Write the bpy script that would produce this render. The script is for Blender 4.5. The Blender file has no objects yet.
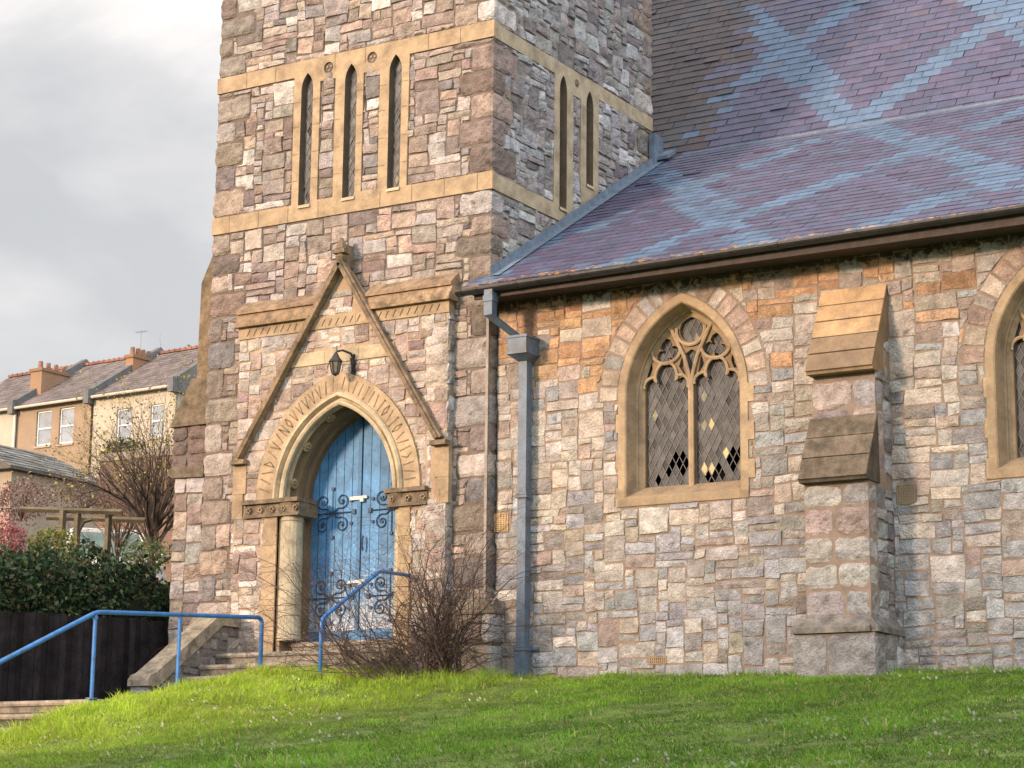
import bpy, math, random
import numpy as np
from mathutils import Matrix, Vector
from mathutils.geometry import tessellate_polygon

random.seed(7)
rng = np.random.default_rng(7)
sc = bpy.context.scene
col = sc.collection

# ------------------------------------------------------------------ camera
YAW, PIT, ROL, FPX = math.radians(31.395), math.radians(11.68), math.radians(0.598), 2121.0
def cam_basis():
    cy, sy = math.cos(YAW), math.sin(YAW)
    f = np.array([-sy*math.cos(PIT), cy*math.cos(PIT), math.sin(PIT)])
    r = np.array([cy, sy, 0.0]); u = np.cross(r, f)
    c, s = math.cos(ROL), math.sin(ROL)
    return c*r+s*u, -s*r+c*u, f
CR, CU, CF = cam_basis()
CAM = np.array([12.785, -20.516, -1.6205])
cd = bpy.data.cameras.new('camera'); cam = bpy.data.objects.new('camera', cd); col.objects.link(cam)
cd.sensor_width = 36.0; cd.lens = FPX/1024*36; cd.clip_end = 2000; cd.clip_start = 0.1
M = Matrix.Identity(4)
for i in range(3):
    M[i][0], M[i][1], M[i][2], M[i][3] = CR[i], CU[i], -CF[i], CAM[i]
cam.matrix_world = M
sc.camera = cam

def ray(px, py):
    return CR*((px-512)/FPX) + CU*(-(py-384)/FPX) + CF
def at(px, py, axis, val):
    """the world point seen at a pixel, on the plane where coordinate `axis` is `val`"""
    d = ray(px, py); t = (val-CAM[axis])/d[axis]; return CAM+d*t
def atd(px, py, dist):
    d = ray(px, py); d = d/np.hypot(d[0], d[1]); return CAM+d*dist

# ------------------------------------------------------------------ light
SUN_EL, SUN_FROM = math.radians(13), math.radians(22)      # sun stands left of -Y by SUN_FROM
sund = np.array([-math.sin(SUN_FROM)*math.cos(SUN_EL), -math.cos(SUN_FROM)*math.cos(SUN_EL), math.sin(SUN_EL)])
sl = bpy.data.lights.new('sun', 'SUN'); sl.energy = 3.7; sl.angle = math.radians(8.0); sl.color = (1.0, 0.71, 0.48)
so = bpy.data.objects.new('sun', sl); col.objects.link(so)
so.rotation_euler = Vector(sund).to_track_quat('Z', 'Y').to_euler()
w = bpy.data.worlds.new('World'); sc.world = w; w.use_nodes = True
nt = w.node_tree; nt.nodes.clear(); N = nt.nodes.new; L = nt.links.new
out = N('ShaderNodeOutputWorld'); bg = N('ShaderNodeBackground'); L(bg.outputs[0], out.inputs[0])
sky = N('ShaderNodeTexSky'); sky.sky_type = 'NISHITA'; sky.sun_disc = False
sky.sun_elevation = SUN_EL; sky.sun_rotation = math.atan2(sund[0], sund[1]); sky.air_density = 1.0; sky.dust_density = 1.0
tc = N('ShaderNodeTexCoord'); mp = N('ShaderNodeMapping'); mp.inputs['Scale'].default_value = (1.0, 1.0, 2.2)
mp.inputs['Location'].default_value = (0.35, 0.1, 0.2)
L(tc.outputs['Generated'], mp.inputs[0])
nz = N('ShaderNodeTexNoise'); nz.inputs['Scale'].default_value = 4.6; nz.inputs['Detail'].default_value = 7; nz.inputs['Roughness'].default_value = 0.5
nz.inputs['Distortion'].default_value = 0.25
L(mp.outputs[0], nz.inputs['Vector'])
cr = N('ShaderNodeValToRGB'); cr.color_ramp.elements[0].position = 0.38; cr.color_ramp.elements[0].color = (4.8, 4.85, 5.0, 1)
cr.color_ramp.elements[1].position = 0.62; cr.color_ramp.elements[1].color = (8.6, 8.2, 7.9, 1)
e = cr.color_ramp.elements.new(0.5); e.color = (5.9, 5.85, 5.9, 1)
L(nz.outputs['Fac'], cr.inputs[0])
nz2 = N('ShaderNodeTexNoise'); nz2.inputs['Scale'].default_value = 1.3; nz2.inputs['Detail'].default_value = 4
L(mp.outputs[0], nz2.inputs['Vector'])
mr = N('ShaderNodeMapRange'); mr.inputs[1].default_value = 0.25; mr.inputs[2].default_value = 0.5; mr.inputs[3].default_value = 0.75; mr.inputs[4].default_value = 1.0
L(nz2.outputs['Fac'], mr.inputs[0])
mx = N('ShaderNodeMix'); mx.data_type = 'RGBA'
L(mr.outputs[0], mx.inputs[0]); L(sky.outputs[0], mx.inputs[6]); L(cr.outputs[0], mx.inputs[7])
dt = N('ShaderNodeVectorMath'); dt.operation = 'DOT_PRODUCT'; L(tc.outputs['Generated'], dt.inputs[0]); dt.inputs[1].default_value = (.58, -.60, .55)
mr3 = N('ShaderNodeMapRange'); L(dt.outputs['Value'], mr3.inputs[0]); mr3.inputs[1].default_value = -.35; mr3.inputs[2].default_value = 1.0; mr3.inputs[3].default_value = 1.0; mr3.inputs[4].default_value = 2.7
vs = N('ShaderNodeVectorMath'); vs.operation = 'SCALE'; L(mx.outputs[2], vs.inputs[0]); L(mr3.outputs[0], vs.inputs['Scale'])   # unseen sky behind the camera brightened as added fill for the shaded faces
L(vs.outputs[0], bg.inputs[0]); bg.inputs[1].default_value = 0.1
sc.view_settings.view_transform = 'Standard'; sc.view_settings.look = 'None'
sc.view_settings.exposure = 0.46; sc.view_settings.gamma = 1.0; sc.view_settings.use_curve_mapping = False

# ------------------------------------------------------------------ helpers
def hash01(i, j, k, seed):
    n = (i*374761393 + j*668265263 + k*2147483647 + seed*144269504) & 0xffffffff
    n = ((n ^ (n >> 13))*1274126177) & 0xffffffff
    n = ((n ^ (n >> 16))*2246822519) & 0xffffffff
    return ((n ^ (n >> 15)) & 0xffff)/65535.0
def vnoise(p, scale, seed=0):
    """smooth value noise, -1..1, of an (n,3) array"""
    q = np.asarray(p, float)*scale + 500.0
    f0 = np.floor(q).astype(np.int64); t = q-f0; t = t*t*(3-2*t)
    r = 0
    for a in (0, 1):
        wa = t[:, 0] if a else 1-t[:, 0]
        for b in (0, 1):
            wb = t[:, 1] if b else 1-t[:, 1]
            for c in (0, 1):
                wc = t[:, 2] if c else 1-t[:, 2]
                r = r + wa*wb*wc*hash01(f0[:, 0]+a, f0[:, 1]+b, f0[:, 2]+c, seed)
    return r*2-1

class MB:
    """collects vertices and faces (any size) with a colour per vertex; build() links ONE mesh object"""
    def __init__(s):
        s.v = []; s.c = []; s.f = []; s.n = 0     # f: list of (array (m,k), material index)
    def add(s, v, f, c=(1, 1, 1, 0), mi=0):
        v = np.asarray(v, float).reshape(-1, 3); k = len(v)
        cc = np.empty((k, 4)); cc[:] = np.asarray(c, float) if np.ndim(c) > 1 or len(c) == 4 else (*c, 0)
        s.v.append(v); s.c.append(cc)
        if isinstance(f, np.ndarray):
            s.f.append((f+s.n, mi))
        else:
            by = {}
            for q in f: by.setdefault(len(q), []).append(q)
            for q in by.values(): s.f.append((np.array(q, dtype=np.int64)+s.n, mi))
        s.n += k
        return s
    def box(s, lo, hi, c=(1, 1, 1), mi=0, M=None):
        x0, y0, z0 = lo; x1, y1, z1 = hi
        v = np.array([(x0,y0,z0),(x1,y0,z0),(x1,y1,z0),(x0,y1,z0),(x0,y0,z1),(x1,y0,z1),(x1,y1,z1),(x0,y1,z1)], float)
        if M is not None: v = v @ M[:3, :3].T + M[:3, 3]
        return s.add(v, [(0,3,2,1),(4,5,6,7),(0,1,5,4),(1,2,6,5),(2,3,7,6),(3,0,4,7)], c, mi)
    def prism(s, poly, axis, a, b, c=(1, 1, 1), mi=0):
        """polygon in the other two axes extruded along axis from a to b"""
        n = len(poly); v = []
        for t in (a, b):
            for p in poly:
                q = list(p); q.insert(axis, t); v.append(q)
        f = [tuple(range(n)), tuple(range(2*n-1, n-1, -1))] + [(i, i+n, (i+1) % n+n, (i+1) % n) for i in range(n)]
        return s.add(v, f, c, mi)
    def tube(s, pts, r, k=6, c=(1, 1, 1), mi=0, caps=True):
        pts = np.asarray(pts, float); n = len(pts); r = np.broadcast_to(r, n)
        T = np.gradient(pts, axis=0); T /= np.linalg.norm(T, axis=1)[:, None]+1e-9
        up = np.array([0, 0, 1.0]) if abs(T[0][2]) < .9 else np.array([1.0, 0, 0])
        v = []
        A = np.cross(T[0], up); A /= np.linalg.norm(A)
        for i in range(n):
            A = A - T[i]*np.dot(A, T[i]); A /= np.linalg.norm(A)+1e-9
            B = np.cross(T[i], A)
            for j in range(k):
                a = 2*math.pi*j/k
                v.append(pts[i]+r[i]*(math.cos(a)*A+math.sin(a)*B))
        f = [(i*k+j, i*k+(j+1) % k, (i+1)*k+(j+1) % k, (i+1)*k+j) for i in range(n-1) for j in range(k)]
        if caps: f += [tuple(range(k-1, -1, -1)), tuple(range((n-1)*k, n*k))]
        return s.add(v, f, c, mi)
    def segs(s, p0, r0, p1, r1, c=(1, 1, 1), mi=0, k=3):
        """many tapered twigs at once"""
        p0 = np.asarray(p0); p1 = np.asarray(p1); m = len(p0)
        T = p1-p0; T /= np.linalg.norm(T, axis=1)[:, None]+1e-9
        ref = np.where(np.abs(T[:, 2:3]) < .9, np.array([[0, 0, 1.0]]), np.array([[1.0, 0, 0]]))
        A = np.cross(T, ref); A /= np.linalg.norm(A, axis=1)[:, None]; B = np.cross(T, A)
        v = np.empty((m, 2*k, 3))
        for j in range(k):
            a = 2*math.pi*j/k; d = math.cos(a)*A+math.sin(a)*B
            v[:, j] = p0+d*np.asarray(r0)[:, None]; v[:, k+j] = p1+d*np.asarray(r1)[:, None]
        base = (np.arange(m)*2*k)[:, None]
        f = np.concatenate([base+np.array([[j, (j+1) % k, k+(j+1) % k, k+j]]) for j in range(k)])
        cc = np.asarray(c, float)
        if cc.ndim == 2: cc = np.repeat(np.c_[cc, np.zeros(m)] if cc.shape[1] == 3 else cc, 2*k, axis=0)
        return s.add(v.reshape(-1, 3), f, cc, mi)
    def build(s, name, mats, parent=None, smooth=False):
        me = bpy.data.meshes.new(name)
        v = np.concatenate(s.v); c = np.concatenate(s.c)
        me.vertices.add(len(v)); me.vertices.foreach_set('co', v.astype(np.float32).ravel())
        idx = np.concatenate([f.ravel() for f, _ in s.f]); tot = np.concatenate([np.full(len(f), f.shape[1]) for f, _ in s.f])
        mi = np.concatenate([np.full(len(f), m) for f, m in s.f])
        me.loops.add(len(idx)); me.loops.foreach_set('vertex_index', idx.astype(np.int32))
        me.polygons.add(len(tot)); st = np.concatenate([[0], np.cumsum(tot)[:-1]])
        me.polygons.foreach_set('loop_start', st.astype(np.int32))
        me.polygons.foreach_set('material_index', mi.astype(np.int32))
        me.polygons.foreach_set('use_smooth', np.full(len(tot), bool(smooth)))
        me.update(calc_edges=True)
        at_ = me.color_attributes.new('Col', 'FLOAT_COLOR', 'POINT')
        at_.data.foreach_set('color', c.astype(np.float32).ravel())
        for m in (mats if isinstance(mats, (list, tuple)) else [mats]): me.materials.append(m)
        me.validate()
        o = bpy.data.objects.new(name, me); col.objects.link(o)
        if parent: o.parent = parent
        return o

def tag(o, label=None, cat=None, group=None, kind=None):
    if label: o['label'] = label
    if cat: o['category'] = cat
    if group: o['group'] = group
    if kind: o['kind'] = kind
    return o
def empty(name, label, cat, loc=(0, 0, 0), group=None):
    o = bpy.data.objects.new(name, None); col.objects.link(o); o.location = loc
    return tag(o, label, cat, group)
def keep(root):
    """children were built in world coordinates: keep them there under a moved parent"""
    bpy.context.view_layer.update()
    for ch in root.children: ch.matrix_parent_inverse = root.matrix_world.inverted()
    return root

# ------------------------------------------------------------------ materials
def mat(name, base=(1, 1, 1), rough=.85, attr=True, mott=(.75, 1.2), mscale=9, bump=.4, bscale=60, bump2=None, spec=.3,
        stain=None, stain_scale=3, stain_rng=(.5, .65), metal=0, alpha_col=None, extra=None, transl=0, bdist=.01):
    m = bpy.data.materials.new(name); m.use_nodes = True; t = m.node_tree; t.nodes.clear()
    N = t.nodes.new; L = t.links.new
    o = N('ShaderNodeOutputMaterial'); b = N('ShaderNodeBsdfPrincipled'); L(b.outputs[0], o.inputs[0])
    b.inputs['Roughness'].default_value = rough; b.inputs['Specular IOR Level'].default_value = spec; b.inputs['Metallic'].default_value = metal
    tc = N('ShaderNodeTexCoord'); P = tc.outputs['Object']
    def mul(a, c2):
        x = N('ShaderNodeMix'); x.data_type = 'RGBA'; x.blend_type = 'MULTIPLY'; x.inputs[0].default_value = 1
        L(a, x.inputs[6])
        if isinstance(c2, tuple): x.inputs[7].default_value = (*c2, 1)
        else: L(c2, x.inputs[7])
        return x.outputs[2]
    def noise(s, d=5, r=.6):
        n = N('ShaderNodeTexNoise'); n.inputs['Scale'].default_value = s; n.inputs['Detail'].default_value = d; n.inputs['Roughness'].default_value = r
        L(P, n.inputs['Vector']); return n.outputs['Fac']
    def rmap(x, a, b_, c2, d):
        r = N('ShaderNodeMapRange'); L(x, r.inputs[0])
        for i, vv in enumerate((a, b_, c2, d)): r.inputs[i+1].default_value = vv
        return r.outputs[0]
    if attr:
        at_ = N('ShaderNodeAttribute'); at_.attribute_name = 'Col'; c = mul(at_.outputs['Color'], tuple(base))
        alpha = at_.outputs['Alpha']
    else:
        rgb = N('ShaderNodeRGB'); rgb.outputs[0].default_value = (*base, 1); c = rgb.outputs[0]; alpha = None
    if mott:
        c = mul(c, rmap(noise(mscale), .3, .7, mott[0], mott[1]))
        c = mul(c, rmap(noise(mscale*7, 3), .3, .7, 1-(1-mott[0])*.6, 1+(mott[1]-1)*.6))
    if stain:
        x = N('ShaderNodeMix'); x.data_type = 'RGBA'; L(c, x.inputs[6]); x.inputs[7].default_value = (*stain, 1)
        f = rmap(noise(stain_scale, 6, .65), stain_rng[0], stain_rng[1], 0, .85); L(f, x.inputs[0]); c = x.outputs[2]
    if alpha_col and alpha is not None:
        x = N('ShaderNodeMix'); x.data_type = 'RGBA'; L(c, x.inputs[6]); x.inputs[7].default_value = (*alpha_col[0], 1)
        f = noise(alpha_col[1], 6, .7)
        mm = N('ShaderNodeMath'); mm.operation = 'ADD'; L(f, mm.inputs[0]); L(alpha, mm.inputs[1])
        f = rmap(mm.outputs[0], alpha_col[2], alpha_col[2]+.12, 0, .9); L(f, x.inputs[0]); c = x.outputs[2]
    L(c, b.inputs['Base Color'])
    if bump:
        bn = N('ShaderNodeBump'); bn.inputs['Strength'].default_value = bump; bn.inputs['Distance'].default_value = bdist
        h = noise(bscale, 4, .65)
        if bump2:
            h2 = noise(bump2, 5, .6); a = N('ShaderNodeMath'); a.operation = 'MULTIPLY_ADD'; L(h2, a.inputs[0]); a.inputs[1].default_value = 1.6; L(h, a.inputs[2]); h = a.outputs[0]
        L(h, bn.inputs['Height']); L(bn.outputs[0], b.inputs['Normal'])
    if transl:
        tr = N('ShaderNodeBsdfTranslucent'); L(c, tr.inputs[0]); ms = N('ShaderNodeMixShader'); ms.inputs[0].default_value = transl
        L(b.outputs[0], ms.inputs[1]); L(tr.outputs[0], ms.inputs[2]); L(ms.outputs[0], o.inputs[0])
    return m

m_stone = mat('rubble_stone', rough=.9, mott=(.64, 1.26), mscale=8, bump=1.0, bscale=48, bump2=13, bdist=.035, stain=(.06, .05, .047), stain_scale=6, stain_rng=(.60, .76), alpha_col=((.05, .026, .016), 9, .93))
m_mortar = mat('lime_mortar', (1, 1, 1), rough=.95, mott=(.75, 1.15), mscale=5, bump=.5, bscale=90)
m_dress = mat('tan_sandstone', rough=.85, mott=(.78, 1.14), mscale=5, bump=.35, bscale=110, bump2=14, stain=(.13, .10, .075), stain_scale=3.6, stain_rng=(.47, .78))
m_dressdark = mat('weathered_sandstone', rough=.95, mott=(.55, 1.3), mscale=8, bump=.4, bscale=70, bump2=20, stain=(.06, .055, .04), stain_scale=6, stain_rng=(.5, .7))
m_slate = mat('roof_slate', rough=.52, spec=.5, mott=(.8, 1.2), mscale=6, bump=.35, bscale=50, alpha_col=((.55, .27, .03), 12, .98))
m_lead = mat('lead_flashing', (.13, .175, .235), rough=.75, attr=False, mott=(.7, 1.25), mscale=8, bump=.3, bscale=20)
m_iron = mat('black_gutter_iron', (.018, .018, .021), rough=.42, attr=False, mott=(.6, 1.5), mscale=7, bump=.2, bscale=40, spec=.5)
m_pipe = mat('grey_blue_pipe_paint', (.10, .145, .21), rough=.45, attr=False, mott=(.75, 1.2), mscale=6, bump=.15, bscale=60, stain=(.07, .08, .10), stain_scale=5)
m_fascia = mat('weathered_fascia_wood', (.065, .05, .045), rough=.8, attr=False, bump=.3)
m_door = mat('flaking_blue_paint', rough=.55, mott=(.72, 1.3), mscale=4, bump=.35, bscale=70, alpha_col=((.45, .46, .47), 26, 1.0), spec=.4)
m_doormetal = mat('dark_blue_ironwork', (.028, .065, .13), rough=.5, attr=False, bump=.2)
m_white = mat('bright_metal_plate', (.55, .57, .58), rough=.5, attr=False, mott=(.85, 1.1), bump=0)
m_glass = mat('leaded_glass', rough=.5, spec=.2, mott=(.7, 1.3), mscale=12, bump=.25, bscale=12)
m_came = mat('lead_came', (.15, .15, .155), rough=.6, attr=False, mott=None, bump=0)
m_rail = mat('bright_blue_rail_paint', (.035, .17, .46), rough=.38, attr=False, mott=(.75, 1.2), mscale=9, bump=.1, spec=.5, stain=(.11, .06, .035), stain_scale=13, stain_rng=(.60, .66))
m_step = mat('worn_step_stone', (1, 1, 1), rough=.9, mott=(.6, 1.2), mscale=7, bump=.5, bscale=60, stain=(.10, .10, .09), stain_scale=6)
m_grass = mat('grass_blade', rough=.6, mott=(.8, 1.2), mscale=1.2, bump=0, spec=.25, transl=.35)
m_lawn = mat('lawn_turf', (.11, .16, .03), rough=.95, attr=False, mott=(.5, 1.5), mscale=2.5, bump=.8, bscale=40, bump2=9, bdist=.03, stain=(.12, .11, .04), stain_scale=2.2, stain_rng=(.6, .75))
m_petal = mat('daisy_petal', (.8, .8, .78), rough=.6, attr=False, mott=None, bump=0)
m_twig = mat('twig_bark', rough=.8, mott=(.7, 1.3), mscale=20, bump=.2)
m_leaf = mat('small_leaf', rough=.5, mott=(.75, 1.25), mscale=15, bump=0, transl=.25, spec=.35)
m_tar = mat('black_boarding', (.014, .0125, .014), rough=.7, mott=(.5, 1.7), mscale=5, bump=.3, spec=.15)
m_soil = mat('bare_earth', (.12, .10, .06), rough=1, attr=False, mott=(.6, 1.3), mscale=1.5, bump=.8, bscale=20, stain=(.05, .08, .02), stain_scale=.6, stain_rng=(.4, .6))
m_pave = mat('paving', (.22, .21, .19), rough=.9, attr=False, mott=(.7, 1.2), mscale=4, bump=.4)
m_render = mat('painted_render', rough=.85, mott=(.88, 1.08), mscale=1.2, bump=.15, bscale=30)
m_farroof = mat('old_slate', rough=.7, mott=(.75, 1.25), mscale=2.2, bump=.5, bscale=14)
m_terra = mat('terracotta', rough=.8, mott=(.7, 1.25), mscale=8, bump=.2)
m_wframe = mat('white_window_paint', (.72, .74, .76), rough=.5, attr=False, mott=None, bump=0)
m_pane = mat('window_pane', (.30, .33, .37), rough=.08, attr=False, mott=(.8, 1.2), mscale=1.5, bump=0, spec=.8)
m_wood = mat('weathered_timber', (.15, .125, .085), rough=.85, attr=False, mott=(.6, 1.3), mscale=7, bump=.4)
m_teal = mat('green_tinted_glazing', (.13, .20, .185), rough=.3, attr=False, mott=(.8, 1.25), mscale=3, bump=.1)
m_black = mat('dark_interior', (.01, .01, .01), rough=1, attr=False, mott=None, bump=0)

# ------------------------------------------------------------------ masonry
PAL_NAVE = [((.43,.395,.37),3.4),((.335,.35,.39),3.0),((.42,.355,.305),2.4),((.36,.275,.24),1.1),((.48,.42,.355),2.6),((.26,.235,.225),1.0),((.33,.325,.325),1.8),((.53,.50,.48),1.5)]
PAL_TOWER = [((.36,.295,.255),3.2),((.28,.215,.19),2.6),((.42,.365,.325),2.2),((.23,.19,.18),1.2),((.37,.35,.35),2.0),((.45,.34,.275),1.4),((.19,.18,.19),.8),((.52,.49,.47),1.3)]
PAL_PORCH = [((.44,.38,.33),3),((.38,.28,.25),2.2),((.48,.43,.39),2),((.28,.21,.20),1.4),((.40,.35,.33),1.8),((.50,.47,.46),1.3)]
def pick(pal, r, warm=0.0):
    ws = []
    for c, ww in pal:
        wm = c[0]-c[2]
        ws.append(ww*math.exp(warm*wm*14))
    ws = np.array(ws); ws /= ws.sum()
    c = np.array(pal[r.choice(len(pal), p=ws)][0]); g = c.mean(); c = (g+(c-g)*.85); c = (c*.86+np.array(pal[0][0])*.14)*1.24
    return np.clip(c*(r.uniform(.78, 1.2)) + r.normal(0, .008, 3), .03, .8)

def arch_pts(cx, zs, a, R, z0, n=14):
    """outline of a pointed arch, from left foot round to right foot"""
    zt = math.sqrt(max(R*R-(R-a)**2, 1e-6)); th = math.atan2(zt, R-a)   # angle of the apex seen from the arc centre
    P = [(cx-a, z0)]
    for i in range(n+1):
        t = th*i/n; P.append((cx+(R-a)-R*math.cos(t), zs+R*math.sin(t)))
    for i in range(n-1, -1, -1):
        t = th*i/n; P.append((cx-(R-a)+R*math.cos(t), zs+R*math.sin(t)))
    P.append((cx+a, z0)); return P

def inside_push(shape, U, V):
    """boolean inside and projected positions for points (U,V)"""
    if shape[0] == 'rect':
        _, x0, x1, z0, z1 = shape
        ins = (U > x0) & (U < x1) & (V > z0) & (V < z1)
        d = np.stack([U-x0, x1-U, V-z0, z1-V]); k = np.argmin(d, axis=0)
        PU = np.where(k == 0, x0, np.where(k == 1, x1, U)); PV = np.where(k == 2, z0, np.where(k == 3, z1, V))
        return ins, PU, PV
    if shape[0] == 'arch':
        _, cx, zs, a, R, z0 = shape
        left = U < cx
        ccx = np.where(left, cx+(R-a), cx-(R-a))
        dx, dz = U-ccx, V-zs; d = np.hypot(dx, dz)+1e-9
        up = V > zs
        ins = np.where(up, d < R, np.abs(U-cx) < a) & (V > z0)
        PU = np.where(up, ccx+dx/d*R, np.where(left, cx-a, cx+a)); PV = np.where(up, zs+dz/d*R, V)
        nb = (~up) & ((V-z0) < (a-np.abs(U-cx)))
        PU = np.where(nb, U, PU); PV = np.where(nb, z0, PV)
        return ins, PU, PV

def pack(u0, u1, v0, v1, cell, wr, hr, r, blocked=None, big=.06):
    nu, nv = int(round((u1-u0)/cell)), int(round((v1-v0)/cell))
    occ = np.zeros((nv, nu), bool)
    if blocked is not None: occ |= blocked(nu, nv)
    res = []
    for j in range(nv):
        i = 0
        while i < nu:
            if occ[j, i]: i += 1; continue
            run = 0
            while i+run < nu and not occ[j, i+run] and run < wr[1]*2: run += 1
            h = int(r.choice(hr)); wd = int(r.integers(wr[0], wr[1]+1))
            if h <= 2: wd = int(wd*1.15)+1
            if r.random() < big: h = hr[-1]+2; wd = max(wd, wr[1]-1)
            wd = min(wd, run)
            if run-wd < 3: wd = run if run <= wr[1]+3 else run-3
            if wd < 4: h = min(h, 3)
            if wd < 3: h = min(h, 2)
            while h > 1 and occ[min(j+h, nv)-1, i:i+wd].any(): h -= 1
            h = min(h, nv-j)
            if nv-j-h == 1: h = nv-j
            occ[j:j+h, i:i+wd] = True
            res.append((u0+i*cell, u0+(i+wd)*cell, v0+j*cell, v0+(j+h)*cell)); i += wd
    return res

def stones(mb, rects, frame, pal, shapes=(), joint=.003, prot=(.004, .016), amp=.008, res=.032, seed=1, warm=None, shade_stain=None, mi=1, jit=.008):
    """one displaced, irregular face per stone; frame(u,v,d) -> xyz with d outwards"""
    r = np.random.default_rng(seed); rw = np.random.default_rng(seed+9999)
    for (a, b, c, d) in rects:
        cu, cv = np.array([(a+b)/2]), np.array([(c+d)/2]); skip = False
        w_, h_ = b-a, d-c
        nx, ny = max(3, int(w_/res)), max(3, int(h_/res))
        e = .007
        fu = np.concatenate([[0], np.linspace(e/w_, 1-e/w_, nx), [1]]); fv = np.concatenate([[0], np.linspace(e/h_, 1-e/h_, ny), [1]])
        A, B = np.meshgrid(fu, fv); A = A.ravel(); B = B.ravel()
        # jitter the corners (bilinear) so that no stone is a perfect rectangle
        j = r.normal(0, jit, (4, 2)); j = np.clip(j, -2*jit, 2*jit)
        JU = (1-A)*(1-B)*j[0, 0]+A*(1-B)*j[1, 0]+A*B*j[2, 0]+(1-A)*B*j[3, 0]
        JV = (1-A)*(1-B)*j[0, 1]+A*(1-B)*j[1, 1]+A*B*j[2, 1]+(1-A)*B*j[3, 1]
        U = a+joint+(w_-2*joint)*A+JU; V = c+joint+(h_-2*joint)*B+JV
        P = np.stack([U, V, np.full_like(U, r.uniform(0, 50))], 1)
        edge = (A == 0) | (A == 1) | (B == 0) | (B == 1)
        U = U+vnoise(P, 11, seed)*.007; V = V+vnoise(P, 13, seed+3)*.007
        W0 = np.stack([U, V, np.full_like(U, 3.0)], 1)          # the courses wander a little
        U = U+vnoise(W0, 2.3, 91)*.022; V = V+vnoise(W0*np.array([.6, 1, 1]), 2.1, 92)*.026
        cov = np.zeros(len(U), bool)
        for s_ in shapes:
            ins, PU, PV = inside_push(s_, U, V); U = np.where(ins, PU, U); V = np.where(ins, PV, V); cov |= ins
        k = r.uniform(.5, 1.5)
        if cov.mean() > .2 and (cov.all() or np.ptp(U[~cov]) < .035 or np.ptp(V[~cov]) < .03): continue
        D = r.uniform(*prot)+k*amp*(vnoise(P, 9, seed+1)*.9+vnoise(P, 24, seed+2)*.55)+(A-.5)*r.normal(0, amp*.9)+(B-.5)*r.normal(0, amp*.9)
        D = D+amp*.8*(1-(2*A-1)**2)*(1-(2*B-1)**2)
        D = np.maximum(D, .001); D = np.where(edge | cov, -.012, D)
        xyz = frame(U, V, D)
        cc = pick(pal, r, warm(cu[0], cv[0]) if warm else 0)
        if shade_stain is not None and rw.random() < np.clip((cv[0]-3.1)*.8, 0, .8)*np.clip((7.5-cu[0])/5, .3, 1): cc = cc*np.array((1.12, .80, .56))   # warm light under the eaves put into the stones as an orange tint
        tint = 1+.14*vnoise(P, 6, seed+5)
        C = np.empty((len(U), 4)); C[:, :3] = cc*tint[:, None]; C[:, 3] = shade_stain(U, V) if shade_stain else 0
        n1 = nx+2; n2 = ny+2; I = np.arange((n1-1)*(n2-1)); ii = I % (n1-1); jj = I//(n1-1); q = jj*n1+ii
        F_ = np.stack([q, q+1, q+1+n1, q+n1], 1); F_ = F_[~cov[F_].all(1)]
        if len(F_): mb.add(xyz, F_, C, mi)

def rough_block(mb, lo, hi, c, amp=.015, res=.045, seed=1, mi=1, bev=.012):
    """a closed, rock-faced block"""
    lo = np.array(lo, float); hi = np.array(hi, float); sz = hi-lo; ctr = (lo+hi)/2
    for ax in range(3):
        o = [k for k in range(3) if k != ax]
        na, nb = max(2, int(sz[o[0]]/res)), max(2, int(sz[o[1]]/res))
        A, B = np.meshgrid(np.linspace(0, 1, na+1), np.linspace(0, 1, nb+1)); A = A.ravel(); B = B.ravel()
        for sgn in (0, 1):
            p = np.zeros((len(A), 3)); p[:, o[0]] = lo[o[0]]+sz[o[0]]*A; p[:, o[1]] = lo[o[1]]+sz[o[1]]*B; p[:, ax] = hi[ax] if sgn else lo[ax]
            q = (p-ctr)/(sz/2); ne = (np.abs(q) > .999).sum(1)
            d = vnoise(p, 9, seed)*amp*.8+vnoise(p, 24, seed+1)*amp*.5
            p = p - q*np.minimum(1, 1)*(bev*(ne-1).clip(0))[:, None]/1.0
            dirn = q*(np.abs(q) > .999); dirn /= np.linalg.norm(dirn, axis=1)[:, None]+1e-9
            p = p+dirn*(d)[:, None]
            n1 = na+1; I = np.arange(na*nb); k_ = (I//na)*n1+I % na
            f = np.stack([k_, k_+1, k_+1+n1, k_+n1], 1)
            if (sgn == 0) ^ (ax == 1): f = f[:, ::-1]
            C = np.ones((len(A), 4)); C[:, :3] = np.array(c)*(1+.1*vnoise(p, 6, seed+4))[:, None]; C[:, 3] = 0
            mb.add(p, f, C, mi)

def sheet(mb, outer, holes, to3, c, mi=0):
    loops = [[Vector((p[0], p[1], 0)) for p in outer]]+[[Vector((p[0], p[1], 0)) for p in h] for h in holes]
    tris = tessellate_polygon(loops)
    P = np.array([(v.x, v.y) for l in loops for v in l])
    mb.add(to3(P[:, 0], P[:, 1]), [tuple(t) for t in tris], c, mi)
def plate(mb, outer, holes, frame, d0, d1, c, mi=0):
    """a flat piece with openings: front face at d1, its edges returned to d0 (d outwards)"""
    sheet(mb, outer, holes, lambda u, v: frame(u, v, np.full(len(u), d1)), c, mi)
    for l in [outer]+list(holes):
        P = np.array(l, float); n = len(P)
        v = np.concatenate([frame(P[:, 0], P[:, 1], np.full(n, d1)), frame(P[:, 0], P[:, 1], np.full(n, d0))])
        mb.add(v, [(i, (i+1) % n, (i+1) % n+n, i+n) for i in range(n)], c, mi)

def front(Y0): return lambda u, v, d: np.stack([u, Y0-d, v], 1)
def side(X0): return lambda u, v, d: np.stack([X0+d, u, v], 1)

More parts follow.
